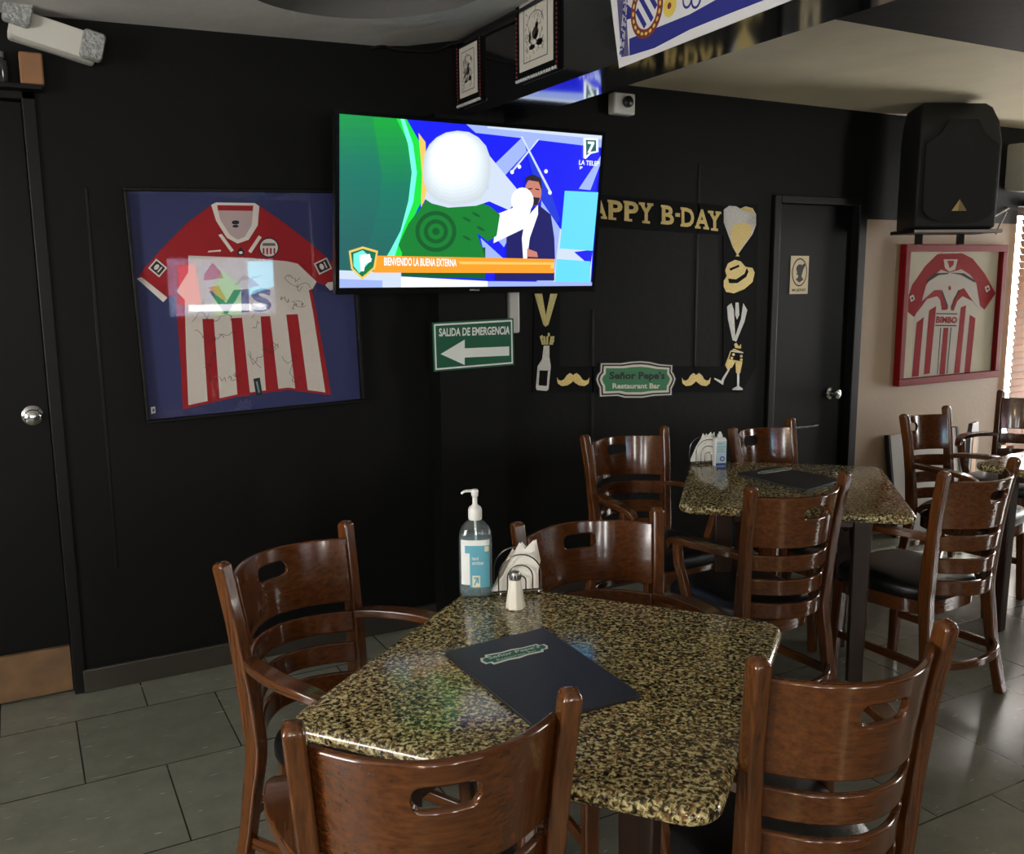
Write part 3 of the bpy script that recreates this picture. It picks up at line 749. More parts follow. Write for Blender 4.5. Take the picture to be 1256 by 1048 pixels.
for i in range(NB):
    y0, y1 = 50+700*i/NB, 50+700*(i+1)/NB; t_ = i/(NB-1)
    cA, cB, cC = (12, 160, 52), (16, 112, 92), (30, 92, 90)
    cc = [a+(b-a)*t_*2 for a, b in zip(cA, cB)] if t_ < .5 else [a+(b-a)*(t_*2-1) for a, b in zip(cB, cC)]
    TM.append(emis('screen_band_%d' % i, tuple(cc), 1.1)); TI['band%d' % i] = len(TM)-1
for i in range(NB):
    y0, y1 = 50+700*i/NB, 50+700*(i+1)/NB
    tp([(45, y0-1), (xr(y0), y0-1), (xr(y1), y1+1), (45, y1+1)], 'band%d' % i)
    tp([(45, y0-1), (xr(y0)*.62, y0-1), (xr(y1)*.62, y1+1), (45, y1+1)], 'band%d' % min(NB-1, i+3))
tp([(300, 70), (345, 80), (400, 190), (425, 330), (410, 440), (350, 560), (330, 690), (250, 690), (320, 580), (372, 440), (384, 330), (355, 200)], 'brightgreen')
tp([(318, 82), (335, 84), (372, 200), (388, 320), (372, 450), (330, 560), (290, 690), (255, 690), (318, 570), (352, 440), (366, 320), (350, 200)], 'neon')
tp([(395, 150), (425, 190), (432, 420), (405, 470), (410, 330)], 'gold')
tp([(600, 100), (1200, 150), (1200, 215), (900, 180), (640, 150)], 'lavender'); tp([(690, 112), (1200, 155), (1200, 180), (690, 130)], 'grey')
tp([(840, 168), (905, 178), (640, 470), (560, 440)], 'lavender'); tp([(700, 250), (840, 420), (780, 480), (690, 440)], 'grey')
tp([(850, 200), (880, 260), (960, 400), (1000, 520), (970, 560), (900, 400)], 'royal')
tp([(832, 165), (840, 165), (965, 405), (955, 408)], 'grey'); tp([(1080, 390), (1190, 250), (1195, 290), (1130, 395)], 'lavender')
tp([(905, 176), (912, 178), (795, 322), (788, 318)], 'grey')
for (x, y) in ((957, 406), (940, 315), (795, 318), (826, 295)): tp(ell(x, y, 8, 9, 10), 'white')
tp([(920, 440), (1000, 560), (1000, 800), (900, 800)], 'lavender')
tp([(660, 600), (760, 690), (680, 690)], 'lavender'); tp([(690, 560), (780, 480), (800, 560), (760, 640)], 'lavender')
tp([(1000, 560), (1140, 640), (1130, 800), (970, 800)], 'grey'); tp([(1060, 660), (1140, 650), (1130, 720)], 'blue')
tp([(985, 690), (1130, 700), (1128, 800), (978, 790)], 'cyan')
tp([(1020, 398), (1168, 405), (1140, 655), (998, 645)], 'cyan')
tp([(50, 738), (320, 748), (320, 815), (50, 815)], 'grey'); tp([(50, 775), (240, 782), (240, 815), (50, 815)], 'lavender')
tp([(320, 765), (690, 785), (690, 815), (320, 815)], 'white'); tp([(690, 785), (1140, 790), (1140, 815), (690, 815)], 'lavender')
tp([(720, 745), (975, 745), (975, 782), (720, 782)], 'navy')
tp([(324, 640), (680, 640), (680, 775), (560, 770), (324, 765)], 'deepgreen')
# presenter in a dark suit
tp([(770, 690), (770, 600), (800, 520), (860, 490), (910, 460), (960, 500), (975, 600), (978, 690)], 'navy')
tp([(842, 690), (836, 600), (850, 520), (905, 458), (905, 500), (870, 600), (858, 690)], 'white')
tp(ell(884, 405, 36, 60), 'skin'); tp([(848, 385), (852, 340), (885, 328), (918, 345), (922, 400), (908, 360), (860, 352)], 'hair'); tp([(856, 430), (884, 425), (914, 428), (904, 456), (884, 466), (864, 456)], 'hair'); tp([(862, 388), (880, 386), (880, 392), (862, 394)], 'hair'); tp([(893, 388), (910, 390), (910, 396), (893, 393)], 'hair')
tp([(858, 645), (900, 660), (905, 682), (858, 680)], 'skin')
# second guest seen from behind: pale cap, green patterned shirt, raised white sleeve
tp([(725, 500), (800, 470), (875, 480), (845, 560), (715, 622)], 'white'); tp(ell(838, 440, 48, 56, 20), 'white')
tp([(440, 420), (520, 452), (610, 430), (700, 465), (742, 500), (728, 590), (690, 615), (645, 580), (680, 690), (335, 690), (308, 630), (350, 540)], 'shirt')
for r in (88, 70, 52, 34, 16):
    tp(ell(468, 572, r, r, 26), 'deepgreen' if r in (88, 52, 16) else 'shirt')
for (x, y) in ((600, 520), (640, 500), (600, 600), (660, 560)): tp(ell(x, y, 20, 6, 12, .5), 'deepgreen')
tp([(420, 432), (440, 360), (680, 360), (705, 440), (640, 462), (520, 470), (450, 452)], 'grey')
for i in range(9):
    g_ = 196+7*i; TM.append(emis('screen_cap_%d' % i, (g_-8, min(255, g_+2), min(255, g_+10)), 1.15)); TI['cap%d' % i] = len(TM)-1
    sc_h = 1-.062*i; tp([(556+(x-556)*sc_h-2*i, 290+(y-290)*sc_h-6*i) for x, y in ((436, 410), (416, 360), (412, 310), (420, 240), (440, 200), (470, 170), (510, 149), (560, 141), (610, 147), (650, 170), (682, 206), (698, 250), (702, 300), (698, 350), (684, 400), (660, 432), (610, 452), (540, 462), (480, 446))], 'cap%d' % i)
# lower third
tp([(205, 675), (975, 690), (972, 750), (200, 748)], 'orange'); tp([(560, 700), (975, 705), (972, 730), (600, 735)], 'gold'); tp([(560, 712), (960, 714), (955, 742), (580, 742)], 'orange')
LAY[0] += 1
qq = [TF.px(*k(x, y)) for x, y in ((246, 718), (556, 722), (556, 690), (246, 682))]
TF.text(bm, 'BIENVENIDO LA BUENA EXTERNA', qq, -.002+.00008*LAY[0], TI['white'], .02)
tp([(95, 655), (155, 636), (220, 655), (208, 730), (152, 778), (105, 732)], 'gold'); tp([(104, 662), (155, 646), (211, 662), (200, 725), (152, 766), (113, 728)], 'teal')
tp([(115, 668), (155, 652), (195, 690), (140, 750), (115, 720)], 'neon'); tp([(145, 742), (140, 672), (185, 668), (192, 700), (165, 712), (160, 742)], 'white'); tp([(150, 760), (185, 715), (198, 720), (170, 752)], 'shirt')
# channel mark, top right
tp([(1098, 172), (1160, 174), (1162, 232), (1130, 240), (1108, 262), (1098, 258)], 'white'); tp([(1108, 180), (1152, 182), (1152, 228), (1126, 232), (1110, 248)], 'darkteal')
tp([(1116, 187), (1144, 188), (1144, 198), (1126, 234), (1114, 236), (1132, 198), (1116, 197)], 'white')
LAY[0] += 1
TF.text(bm, 'LA TELEP', [TF.px(*k(x, y)) for x, y in ((1078, 286), (1164, 292), (1166, 272), (1080, 266))], -.002+.00008*LAY[0], TI['white'], .02)
TF.text(bm, 'P', [TF.px(*k(x, y)) for x, y in ((1082, 306), (1094, 307), (1094, 294), (1082, 293))], -.002+.00008*LAY[0], TI['white'], .02)
tvobj('screen', bm, TM, smooth=False)
bm = bmesh.new(); TF.text(bm, 'SAMSUNG', [(-.022, -th/2+.009), (.022, -th/2+.009), (.022, -th/2+.016), (-.022, -th/2+.016)], .0045, 0); tvobj('maker_mark', bm, PLASTIC_W, smooth=False)
bm = bmesh.new(); box(bm, (1.66, 3.562, 1.70), (1.82, 3.579, 2.0)); box(bm, (1.70, 3.51, 1.84), (1.78, 3.563, 1.92)); tvobj('wall_bracket', bm, PLASTIC_B, smooth=False)
# a second set on the front wall, seen only as a reflection in the framed shirt
tv2 = thing('television', 'lit television on the wall opposite, seen reflected in the framed jersey', 'television', (2.2, Y0+.002, 1.47))
bm = bmesh.new(); box(bm, (-.64, .0, -.35), (.64, .06, .35)); finish('television_body', bm, PLASTIC_B, tv2, bevel=.004)
F2 = Face((2.2, Y0+.061, 1.47), (-1, 0, 0), (0, 0, 1)); bm = bmesh.new()
F2.poly(bm, [(-.61, -.33), (.61, -.33), (.61, .33), (-.61, .33)], 0, .001, 0)
F2.poly(bm, [(-.2, -.33), (.12, -.33), (.1, .0), (-.0, .2), (-.2, .02)], .001, .002, 1); F2.poly(bm, [(.25, -.2), (.5, -.2), (.5, .25), (.3, .28)], .001, .002, 2)
F2.poly(bm, [(-.5, -.28), (.4, -.28), (.4, -.2), (-.5, -.2)], .002, .003, 3); F2.poly(bm, [(-.6, .0), (-.3, -.1), (-.3, .3), (-.6, .3)], .001, .002, 4)
child_of(finish('screen', bm, [emis('set_lilac', (200, 205, 250), 10), emis('set_green', (60, 150, 90), 10), emis('set_red', (200, 90, 100), 10), emis('set_white', (250, 250, 255), 11), emis('set_cyan', (150, 220, 250), 10)], smooth=False), tv2)

# ================================================================== FRAMED JERSEYS
RED = mat('jersey_red', (158, 22, 32), .8, bump=.2, bscale=60); JWHITE = mat('jersey_white', (214, 206, 196), .8, bump=.2, bscale=50)
NAVY_B = mat('navy_backing', (44, 50, 98), .7); INK = mat('black_ink', (28, 28, 34), .6); GREY_P = mat('pale_lining', (190, 168, 168), .8)
k = crop(130, 220, 3.382)
fr = thing('framed_jersey', 'striped red and white signed jersey in a black frame, left of the screen', 'framed jersey', (.83, WY, 1.45))
JA, JB = atY(180, 520, WY-.03), atY(447, 493, WY-.03)
JT = atY(145, 230, WY-.03)
ux = (JB-JA).normalized(); J1 = Face(JA, ux, Vector((0, -1, 0)).cross(ux)*-1 if False else Vector((-ux.z, 0, ux.x)))
jw, jh = (JB-JA).length, (JT-JA).length
def j1(pts): return [J1.px(*k(x, y)) for x, y in pts]
def jobj(name, bm, m, par, **kk):
    return child_of(finish(name, bm, m, **kk), par)
bm = bmesh.new(); f_ = .012
for (a, b, c_, d_) in ((0, jw, 0, f_), (0, jw, jh-f_, jh), (0, f_, f_, jh-f_), (jw-f_, jw, f_, jh-f_)): J1.poly(bm, [(a, c_), (b, c_), (b, d_), (a, d_)], -.03, .012)
jobj('frame', bm, BLACK_TRIM, fr, smooth=False, bevel=.003)
bm = bmesh.new(); J1.poly(bm, [(f_, f_), (jw-f_, f_), (jw-f_, jh-f_), (f_, jh-f_)], -.024, -.018); jobj('backing', bm, NAVY_B, fr, smooth=False)
bm = bmesh.new(); H = -.018
def L1(pts, lv, mi): J1.poly(bm, j1(pts), H+.0007*lv, H+.0007*(lv+1)-.0001 if lv else H+.0006, mi)
L1([(440, 105), (460, 95), (620, 97), (640, 108), (745, 180), (850, 262), (945, 345), (1020, 425), (935, 462), (915, 440), (878, 428), (860, 462), (880, 560), (905, 700), (940, 898), (760, 876), (560, 902), (322, 958), (315, 800), (300, 600), (288, 482), (262, 488), (242, 508), (133, 412), (160, 370), (250, 270), (340, 180)], 0, 0)
L1([(295, 465), (345, 385), (345, 316), (600, 326), (755, 340), (800, 350), (878, 425), (862, 455), (846, 460), (865, 560), (915, 886), (760, 866), (560, 892), (345, 940), (335, 700), (330, 500)], 1, 1)
for q in ([(403, 580), (450, 580), (475, 912), (425, 922)], [(523, 577), (568, 575), (602, 900), (550, 905)], [(645, 570), (685, 568), (720, 878), (668, 885)], [(752, 562), (800, 560), (842, 878), (790, 872)]): L1(q, 2, 0)
L1([(440, 105), (460, 95), (620, 97), (640, 110), (634, 190), (596, 250), (550, 266), (505, 242), (460, 170)], 1, 2)
L1([(465, 112), (615, 114), (608, 190), (580, 238), (550, 250), (518, 230), (478, 168)], 2, 3); L1([(465, 106), (615, 108), (612, 130), (468, 128)], 3, 0)
L1(ell(541, 178, 16, 9, 14), 3, 4); L1(ell(541, 194, 13, 6, 12), 3, 4)
L1([(130, 412), (150, 406), (258, 492), (240, 510)], 1, 2)
L1([(915, 440), (925, 428), (1000, 420), (1010, 432), (935, 462)], 1, 2)
L1([(470, 230), (484, 226), (534, 295), (522, 302)], 1, 2); L1([(638, 232), (650, 240), (606, 306), (594, 298)], 1, 2)
L1([(548, 300), (562, 280), (578, 300), (575, 315), (552, 315)], 1, 4); L1(ell(563, 304, 8, 6, 10), 2, 2)
L1([(430, 296), (480, 292), (480, 299), (425, 303)], 1, 2)
L1([(615, 830), (642, 824), (653, 896), (627, 902)], 3, 4); L1([(625, 842), (632, 840), (642, 886), (636, 888)], 4, 5)
jersey = jobj('jersey', bm, [RED, JWHITE, mat('jersey_trim_white', (228, 222, 214), .8), GREY_P, INK, mat('tag_teal', (120, 160, 160), .6)], fr, smooth=False)
bm = bmesh.new()
L1(ell(680, 283, 42, 42, 24), 2, 0); L1(ell(680, 283, 37, 37, 24), 3, 1)
for x in (658, 673, 688, 703): L1([(x-4, 285), (x+3, 285), (x+3, 312), (x-4, 308)], 4, 2)
L1([(655, 264), (705, 264), (708, 276), (652, 276)], 4, 3)
o = finish('crest', bm, [INK, MATS['jersey_trim_white'], RED, mat('crest_grey', (110, 100, 104), .6)], jersey, smooth=False); o['label'] = 'round club crest with red stripes'
for (x, y, r) in ((217, 368, .7), (905, 360, -.45)):
    bm = bmesh.new(); c_, s_ = math.cos(r), math.sin(r)
    def rot(pts): return [(x+a*c_-b*s_, y+a*s_+b*c_) for a, b in pts]
    L1(rot([(-30, -26), (30, -26), (30, 26), (-30, 26)]), 2, 0); L1(rot([(-24, -20), (24, -20), (24, 20), (-24, 20)]), 3, 1); L1(rot(ell(-6, 0, 9, 13, 14)), 4, 0); L1(rot([(8, -14), (14, -14), (14, 14), (8, 14)]), 4, 0)
    finish('sleeve_patch', bm, [MATS['jersey_trim_white'], INK], jersey, smooth=False)
bm = bmesh.new(); NAVY = mat('print_navy', (30, 34, 84), .6)
J1.text(bm, 'VIS', j1([(434, 562), (690, 548), (690, 452), (430, 462)]), H+.003, 0, .035)
L1([(425, 450), (470, 440), (505, 505), (482, 498)], 5, 1); L1([(590, 400), (640, 440), (600, 450)], 3, 2); L1([(410, 395), (445, 345), (480, 385), (490, 410), (410, 420)], 3, 2)
finish('sponsor_print', bm, [NAVY, mat('print_orange', (214, 140, 52), .6), mat('print_pink', (188, 96, 110), .6)], jersey, smooth=False)
bm = bmesh.new(); rs = random.Random(3)
for _ in range(34):
    x, y = rs.uniform(350, 860), rs.uniform(400, 850)
    pts = [(x, y)]
    for _k in range(rs.randint(4, 8)): x += rs.uniform(-6, 20); y += rs.uniform(-20, 20); pts.append((x, y))
    if any(px_ > 870 for px_, _y in pts): continue
    J1.line(bm, j1(pts), .0016, H+.0022, H+.0024, 0)
finish('signatures', bm, INK, jersey, smooth=False)
bm = bmesh.new(); L1([(165, 930), (172, 930), (176, 968), (168, 970)], 1, 0); L1([(188, 948), (206, 945), (208, 972), (190, 976)], 1, 0); L1([(195, 955), (203, 953), (204, 966), (196, 968)], 2, 1)
jobj('sticker', bm, [PAPER, mat('label_blue_ink', (60, 120, 190), .5)], fr, smooth=False)
bm = bmesh.new(); J1.poly(bm, [(f_, f_), (jw-f_, f_), (jw-f_, jh-f_), (f_, jh-f_)], .002, .005); jobj('glass', bm, PANE, fr, smooth=False)

k = crop(1095, 290, 5.517)
f2 = thing('framed_jersey', 'red and white jersey on white backing in a red frame, below the loudspeaker', 'framed jersey', (5.08, WY, 1.3))
J2 = Face((4.58, WY-.032, .885), (1, 0, .004), (-.004, 0, 1))
def j2(pts): return [J2.px(*k(x, y)) for x, y in pts]
Q = j2([(85, 60), (785, 52), (690, 960), (25, 1010)]); x0 = (Q[0][0]+Q[3][0])/2; x1 = (Q[1][0]+Q[2][0])/2; z0 = (Q[2][1]+Q[3][1])/2; z1 = (Q[0][1]+Q[1][1])/2
bm = bmesh.new(); g_ = .042
for (a, b, c_, d_) in ((x0, x1, z0, z0+g_), (x0, x1, z1-g_, z1), (x0, x0+g_, z0+g_, z1-g_), (x1-g_, x1, z0+g_, z1-g_)): J2.poly(bm, [(a, c_), (b, c_), (b, d_), (a, d_)], -.032, .014)
jobj('frame', bm, mat('red_frame', (112, 9, 13), .55, spec=.15), f2, smooth=False, bevel=.004)
bm = bmesh.new(); J2.poly(bm, [(x0+g_, z0+g_), (x1-g_, z0+g_), (x1-g_, z1-g_), (x0+g_, z1-g_)], -.026, -.02); jobj('backing', bm, mat('cream_mat_board', (222, 214, 190), .8), f2, smooth=False)
bm = bmesh.new(); H2 = -.02
def L2(pts, lv, mi): J2.poly(bm, j2(pts), H2+.0007*lv, H2+.0007*(lv+1)-.0001 if lv else H2+.0006, mi)
L2([(320, 122), (350, 112), (470, 110), (495, 118), (560, 150), (640, 250), (716, 385), (640, 498), (608, 492), (580, 550), (545, 925), (148, 955), (160, 580), (165, 550), (95, 490), (150, 330), (240, 200)], 0, 1)
L2([(320, 122), (240, 200), (150, 330), (95, 490), (165, 548), (215, 440), (245, 330), (290, 272), (345, 225), (350, 115)], 1, 0)
L2([(492, 116), (560, 150), (640, 250), (715, 385), (640, 498), (610, 470), (585, 320), (545, 262), (480, 220), (470, 112)], 1, 0)
L2([(345, 118), (480, 115), (485, 222), (400, 245), (338, 222)], 2, 0); L2([(362, 155), (458, 155), (440, 225), (402, 240), (372, 215)], 3, 1); L2([(388, 165), (432, 165), (427, 195), (402, 216)], 4, 0)
L2([(240, 308), (300, 250), (400, 246), (390, 256), (330, 262), (250, 312)], 3, 2); L2([(400, 246), (500, 250), (576, 300), (570, 312), (480, 262)], 3, 2)
L2([(180, 520), (215, 440), (300, 365), (340, 362), (372, 420), (392, 490), (382, 498), (350, 500), (340, 430), (318, 405), (250, 425)], 2, 0)
L2([(605, 495), (540, 410), (500, 350), (470, 365), (432, 420), (410, 500), (430, 505), (455, 440), (490, 405), (560, 440)], 2, 0)
L2([(345, 365), (352, 362), (392, 470), (388, 490)], 3, 2); L2([(470, 365), (463, 362), (410, 480), (414, 490)], 3, 2)
for q in ([(180, 585), (228, 548), (192, 950), (148, 953)], [(265, 502), (312, 472), (268, 930), (228, 936)], [(362, 620), (395, 620), (370, 935), (333, 937)], [(480, 482), (515, 467), (470, 925), (432, 930)], [(540, 532), (578, 556), (540, 924), (502, 928)]): L2(q, 2, 0)
L2([(340, 620), (346, 620), (322, 936), (317, 936)], 2, 2); L2([(410, 618), (416, 618), (388, 932), (382, 932)], 2, 2)
L2(ell(403, 350, 9, 16, 12), 3, 0)
jersey2 = jobj('jersey', bm, [RED, JWHITE, INK], f2, smooth=False)
bm = bmesh.new(); L2([(312, 520), (455, 522), (455, 530), (312, 528)], 3, 1); L2([(305, 600), (448, 602), (448, 610), (305, 608)], 3, 1)
J2.text(bm, 'BIMBO', j2([(308, 588), (450, 590), (455, 545), (313, 542)]), H2+.003, 0, .04); finish('sponsor_print', bm, [RED, INK], jersey2, smooth=False)
for (x, y) in ((150, 420), (660, 355)):
    bm = bmesh.new(); L2([(x-18, y-12), (x+8, y-26), (x+18, y+6), (x-8, y+26)], 2, 0); L2(ell(x, y, 7, 9, 10), 3, 1); finish('sleeve_patch', bm, [MATS['jersey_trim_white'], INK], jersey2, smooth=False)
bm = bmesh.new(); J2.poly(bm, [(x0+g_, z0+g_), (x1-g_, z0+g_), (x1-g_, z1-g_), (x0+g_, z1-g_)], .002, .005); jobj('glass', bm, PANE, f2, smooth=False)

# ================================================================== SIGNS
GREEN = mat('sign_green', (10, 84, 58), .45); SIGN_W = mat('sign_white', (222, 226, 222), .5)
SF = Face((1.550, 3.58, 1.169), (1, 0, .012), (-.012, 0, 1)); k = crop(500, 360, 3.741)
def sp(pts): return [SF.px(*k(x, y)) for x, y in pts]
em = thing('exit_sign', 'green emergency exit sign with a white arrow on the black pillar', 'sign', (1.74, 3.58, 1.27))
a, b, c_, d_ = sp([(112, 362), (490, 340), (488, 128), (108, 138)])
bm = bmesh.new(); q = [(0, -.008), (.389, -.004), (.389, .203), (0, .2)]
SF.poly(bm, q, .001, .007, 0)
def ins(e, f=0): return [(q[0][0]+e, q[0][1]+e), (q[1][0]-e, q[1][1]+e), (q[2][0]-e, q[2][1]-e), (q[3][0]+e, q[3][1]-e)]
SF.poly(bm, ins(.007), .007, .0074, 1); SF.poly(bm, ins(.014), .0074, .0078, 0)
SF.poly(bm, sp([(148, 278), (258, 212), (258, 252), (462, 243), (462, 285), (258, 294), (258, 328)]), .0078, .0083, 1)
SF.text(bm, 'SALIDA DE EMERGENCIA', sp([(140, 198), (464, 188), (466, 150), (140, 160)]), .0084, 1, .03)
jobj('sign_plate', bm, [GREEN, SIGN_W], em, smooth=False)
DF = Face((3.6, WY+.035, 0), (1, 0, 0), (0, 0, 1))
ws = thing('restroom_sign', 'small cream restroom sign with a black head silhouette on the dark door', 'sign', (3.8, WY+.035, 1.55))
a = DF.px(968, 361); b = DF.px(992, 314); X_, Z_, w_, h_ = a[0], a[1], b[0]-a[0], b[1]-a[1]
bm = bmesh.new(); R_ = lambda pts: [(X_+w_*x, Z_+h_*z) for x, z in pts]
DF.poly(bm, R_([(0, 0), (1, 0), (1, 1), (0, 1)]), .0005, .003, 0); DF.poly(bm, R_(ell(.5, .57, .42, .37, 28)), .003, .0034, 1); DF.poly(bm, R_(ell(.5, .57, .37, .335, 28)), .0034, .0038, 0)
DF.poly(bm, R_(ell(.5, .66, .19, .12, 16)), .0038, .0042, 1); DF.poly(bm, R_([(.3, .70), (.36, .56), (.32, .52), (.42, .5), (.42, .44), (.3, .38), (.5, .3), (.72, .38), (.6, .46), (.64, .54), (.7, .66)]), .0042, .0046, 1); DF.poly(bm, R_(ell(.68, .72, .12, .06, 12, .5)), .0042, .0047, 1)
DF.text(bm, 'MUJERES', R_([(.12, .05), (.88, .05), (.88, .14), (.12, .14)]), .0035, 1, .02)
jobj('sign_plate', bm, [mat('sign_cream', (218, 200, 160), .5), INK], ws, smooth=False)

# ------------------------------------------------------------------ birthday photo frame on the wall
BF = Face((2.1, WY, 0), (1, 0, 0), (0, 0, 1)); k = crop(640, 220, 3.489)
bd = thing('birthday_frame', 'black card birthday photo frame with gold glitter letters on the dark wall', 'decoration', (2.8, WY, 1.4))
def b2(pts): return [BF.px(*k(x, y)) for x, y in pts]
bm = bmesh.new()
O = [(45, 910), (60, 60), (340, 62), (860, 118), (1005, 105), (1000, 910)]
I = [(160, 790), (160, 195), (340, 200), (860, 240), (850, 790)]
ob = b2(O)
BF.poly(bm, b2([(45, 912), (160, 912), (165, 62), (58, 60)]), .001, .004); BF.poly(bm, b2([(860, 912), (940, 912), (1000, 800), (1010, 105), (860, 118)]), .001, .004)
BF.poly(bm, b2([(160, 195), (860, 240), (860, 112), (160, 50)]), .001, .004); BF.poly(bm, b2([(160, 912), (860, 912), (860, 800), (160, 800)]), .001, .004)
jobj('card_frame', bm, CARD_B, bd, smooth=False)
SER = {'A': ((0, .40, 0), (.60, 1, 0)), 'P': ((0, .55, 0), (-.06, .3, 1)), 'Y': ((0, .42, 1), (.58, 1, 1), (.24, .76, 0)), 'B': ((-.06, .3, 0), (-.06, .3, 1)), 'D': ((-.06, .3, 0), (-.06, .3, 1)), 'H': ((0, .4, 0), (.6, 1, 0), (0, .4, 1), (.6, 1, 1))}
for ch, xa, xb, ta, ba in (('H', 235, 290, 76, 160), ('A', 298, 362, 80, 165), ('P', 368, 428, 88, 172), ('P', 436, 496, 92, 178), ('Y', 498, 560, 98, 186), ('B', 596, 648, 110, 192), ('-', 654, 674, 144, 160), ('D', 680, 734, 120, 202), ('A', 738, 798, 126, 210), ('Y', 794, 850, 134, 218)):
    bm = bmesh.new(); sl = (xb-xa)*.1
    def lq(u, v): return (xa+(xb-xa)*u, (ba+sl*u)*(1-v)+(ta+sl*u)*v)
    BF.text(bm, ch, b2([lq(0, 0), lq(1, 0), lq(1, 1), lq(0, 1)]), .0062, 0, .03)
    for (u0, u1, v) in SER.get(ch, ()): BF.poly(bm, b2([lq(u0, v-.0 if not v else .88), lq(u1, 0 if not v else .88), lq(u1, .12 if not v else 1), lq(u0, .12 if not v else 1)]), .0045, .0060)
    jobj('letter', bm, GOLD, bd, smooth=False)
def deco(name, polys, mats):
    bm = bmesh.new()
    for i, (pts, mi) in enumerate(polys): BF.poly(bm, b2(pts), .0042+.0004*i, .0046+.0004*i, mi)
    return jobj(name, bm, mats, bd, smooth=False)
deco('balloon', [([(862, 130), (885, 114), (915, 116), (932, 126), (955, 116), (985, 124), (1000, 150), (1000, 195), (985, 235), (945, 290), (920, 325), (900, 290), (880, 235), (862, 185)], 0), ([(920, 190), (950, 185), (985, 200), (975, 245), (940, 290), (920, 325), (900, 290), (890, 230), (900, 200)], 1), ([(925, 130), (960, 118), (985, 126), (995, 150), (970, 140)], 1), ([(912, 330), (920, 318), (930, 330)], 1)], [SILVER, GOLD])
deco('hat', [([(862, 460), (862, 435), (875, 415), (868, 390), (880, 360), (910, 345), (935, 352), (955, 375), (985, 380), (994, 400), (985, 440), (950, 470), (905, 488), (872, 482)], 0), ([(880, 425), (915, 428), (950, 405), (960, 380), (968, 395), (958, 418), (920, 445), (885, 445)], 1), ([(886, 382), (925, 366), (930, 374), (890, 392)], 1)], [GOLD, CARD_B])
deco('tie_lapels', [([(876, 545), (895, 530), (905, 560), (912, 690), (900, 690), (880, 600)], 0), ([(945, 530), (962, 560), (950, 610), (915, 695), (905, 690), (935, 600)], 0), ([(912, 528), (925, 528), (928, 580), (918, 600), (910, 580)], 0)], [SILVER])
deco('toasting_glasses', [([(890, 735), (905, 725), (945, 740), (942, 780), (932, 830), (915, 830), (912, 780), (898, 805), (878, 815), (868, 795)], 0), ([(895, 730), (945, 742), (942, 780), (885, 770)], 1), ([(895, 732), (945, 740), (944, 745), (893, 738)], 2), ([(882, 810), (888, 812), (862, 860), (858, 880), (820, 855), (822, 850), (850, 862), (856, 850)], 2), ([(918, 828), (928, 828), (927, 885), (942, 895), (942, 902), (898, 902), (898, 896), (918, 886)], 2), ([(905, 705), (915, 700), (925, 715), (935, 705), (935, 725), (910, 722)], 0)] + [(ell(x, y, 6, 6, 10), 0) for x, y in ((902, 750), (895, 765), (935, 757), (935, 772))], [GOLD, CARD_B, SILVER])
deco('collar_ribbon', [([(52, 490), (85, 490), (104, 600), (98, 630), (90, 622)], 0), ([(150, 490), (120, 490), (96, 605), (98, 632), (112, 622)], 0)], [mat('pale_gold_glitter', (190, 178, 110), .4, metal=.2, bump=.5, bscale=400, var=.25, vscale=300)])
deco('champagne_bottle', [([(92, 712), (116, 712), (116, 760), (122, 800), (112, 900), (104, 906), (62, 902), (58, 893), (66, 800), (85, 770)], 0), ([(74, 818), (110, 818), (105, 885), (70, 882)], 1)] + [([(x-4, 708), (x+4, 708), (x+dx+3, 672), (x+dx-6, 672)], 2) for x, dx in ((88, -8), (97, -2), (106, 2), (118, 8), (126, 8))] + [(ell(x, y, 5, 9, 8), 2) for x, y in ((83, 675), (112, 665), (130, 690), (92, 690))], [SILVER, CARD_B, MATS['pale_gold_glitter']])
MU = [(0, .35), (.06, .55), (.14, .6), (.22, .5), (.3, .2), (.4, .02), (.47, .12), (.5, .2), (.53, .12), (.6, .02), (.7, .2), (.78, .5), (.86, .6), (.94, .55), (1, .35), (.97, .8), (.85, 1), (.68, .95), (.55, .75), (.5, .62), (.45, .75), (.32, .95), (.15, 1), (.03, .8)]
for xa, xb, ya, yb in ((148, 288, 828, 885), (682, 806, 828, 885)):
    deco('moustache', [([(xa+(xb-xa)*u, ya+(yb-ya)*v) for u, v in MU], 0)], [GOLD])
# restaurant plaque
k = crop(720, 430, 10.467)
pq = thing('restaurant_sign', 'small green plaque with cream scalloped border between the glitter moustaches', 'sign', (2.69, WY, 1.05))
SH = [(170, 165), (430, 165), (560, 145), (680, 138), (790, 148), (920, 178), (1085, 190), (1080, 270), (1105, 310), (1125, 365), (1105, 430), (1075, 490), (1075, 570), (850, 580), (700, 605), (480, 605), (380, 580), (160, 590), (155, 480), (130, 430), (112, 370), (130, 310), (165, 270)]
def sc_(f, g=None): return b2([(620+(x-620)*f, 372+(y-372)*(g or f)) for x, y in SH])
bm = bmesh.new(); CREAM = mat('plaque_cream', (214, 210, 196), .5); PG = mat('plaque_green', (46, 122, 78), .5)
for i, (f, g, mi) in enumerate(((1.03, 1.05, 2), (1, 1, 0), (.965, .93, 2), (.92, .83, 0), (.86, .70, 1))): BF.poly(bm, sc_(f, g), .005+.0006*i if i else .0046, .0056+.0006*i, mi)
BF.text(bm, "Señor Pepe's", b2([(275, 395), (985, 395), (985, 270), (275, 270)]), .0088, 2, .035); BF.text(bm, 'Restaurant Bar', b2([(315, 488), (925, 488), (925, 420), (315, 420)]), .0088, 0, .03)
jobj('sign_plate', bm, [CREAM, PG, INK], pq, smooth=False)

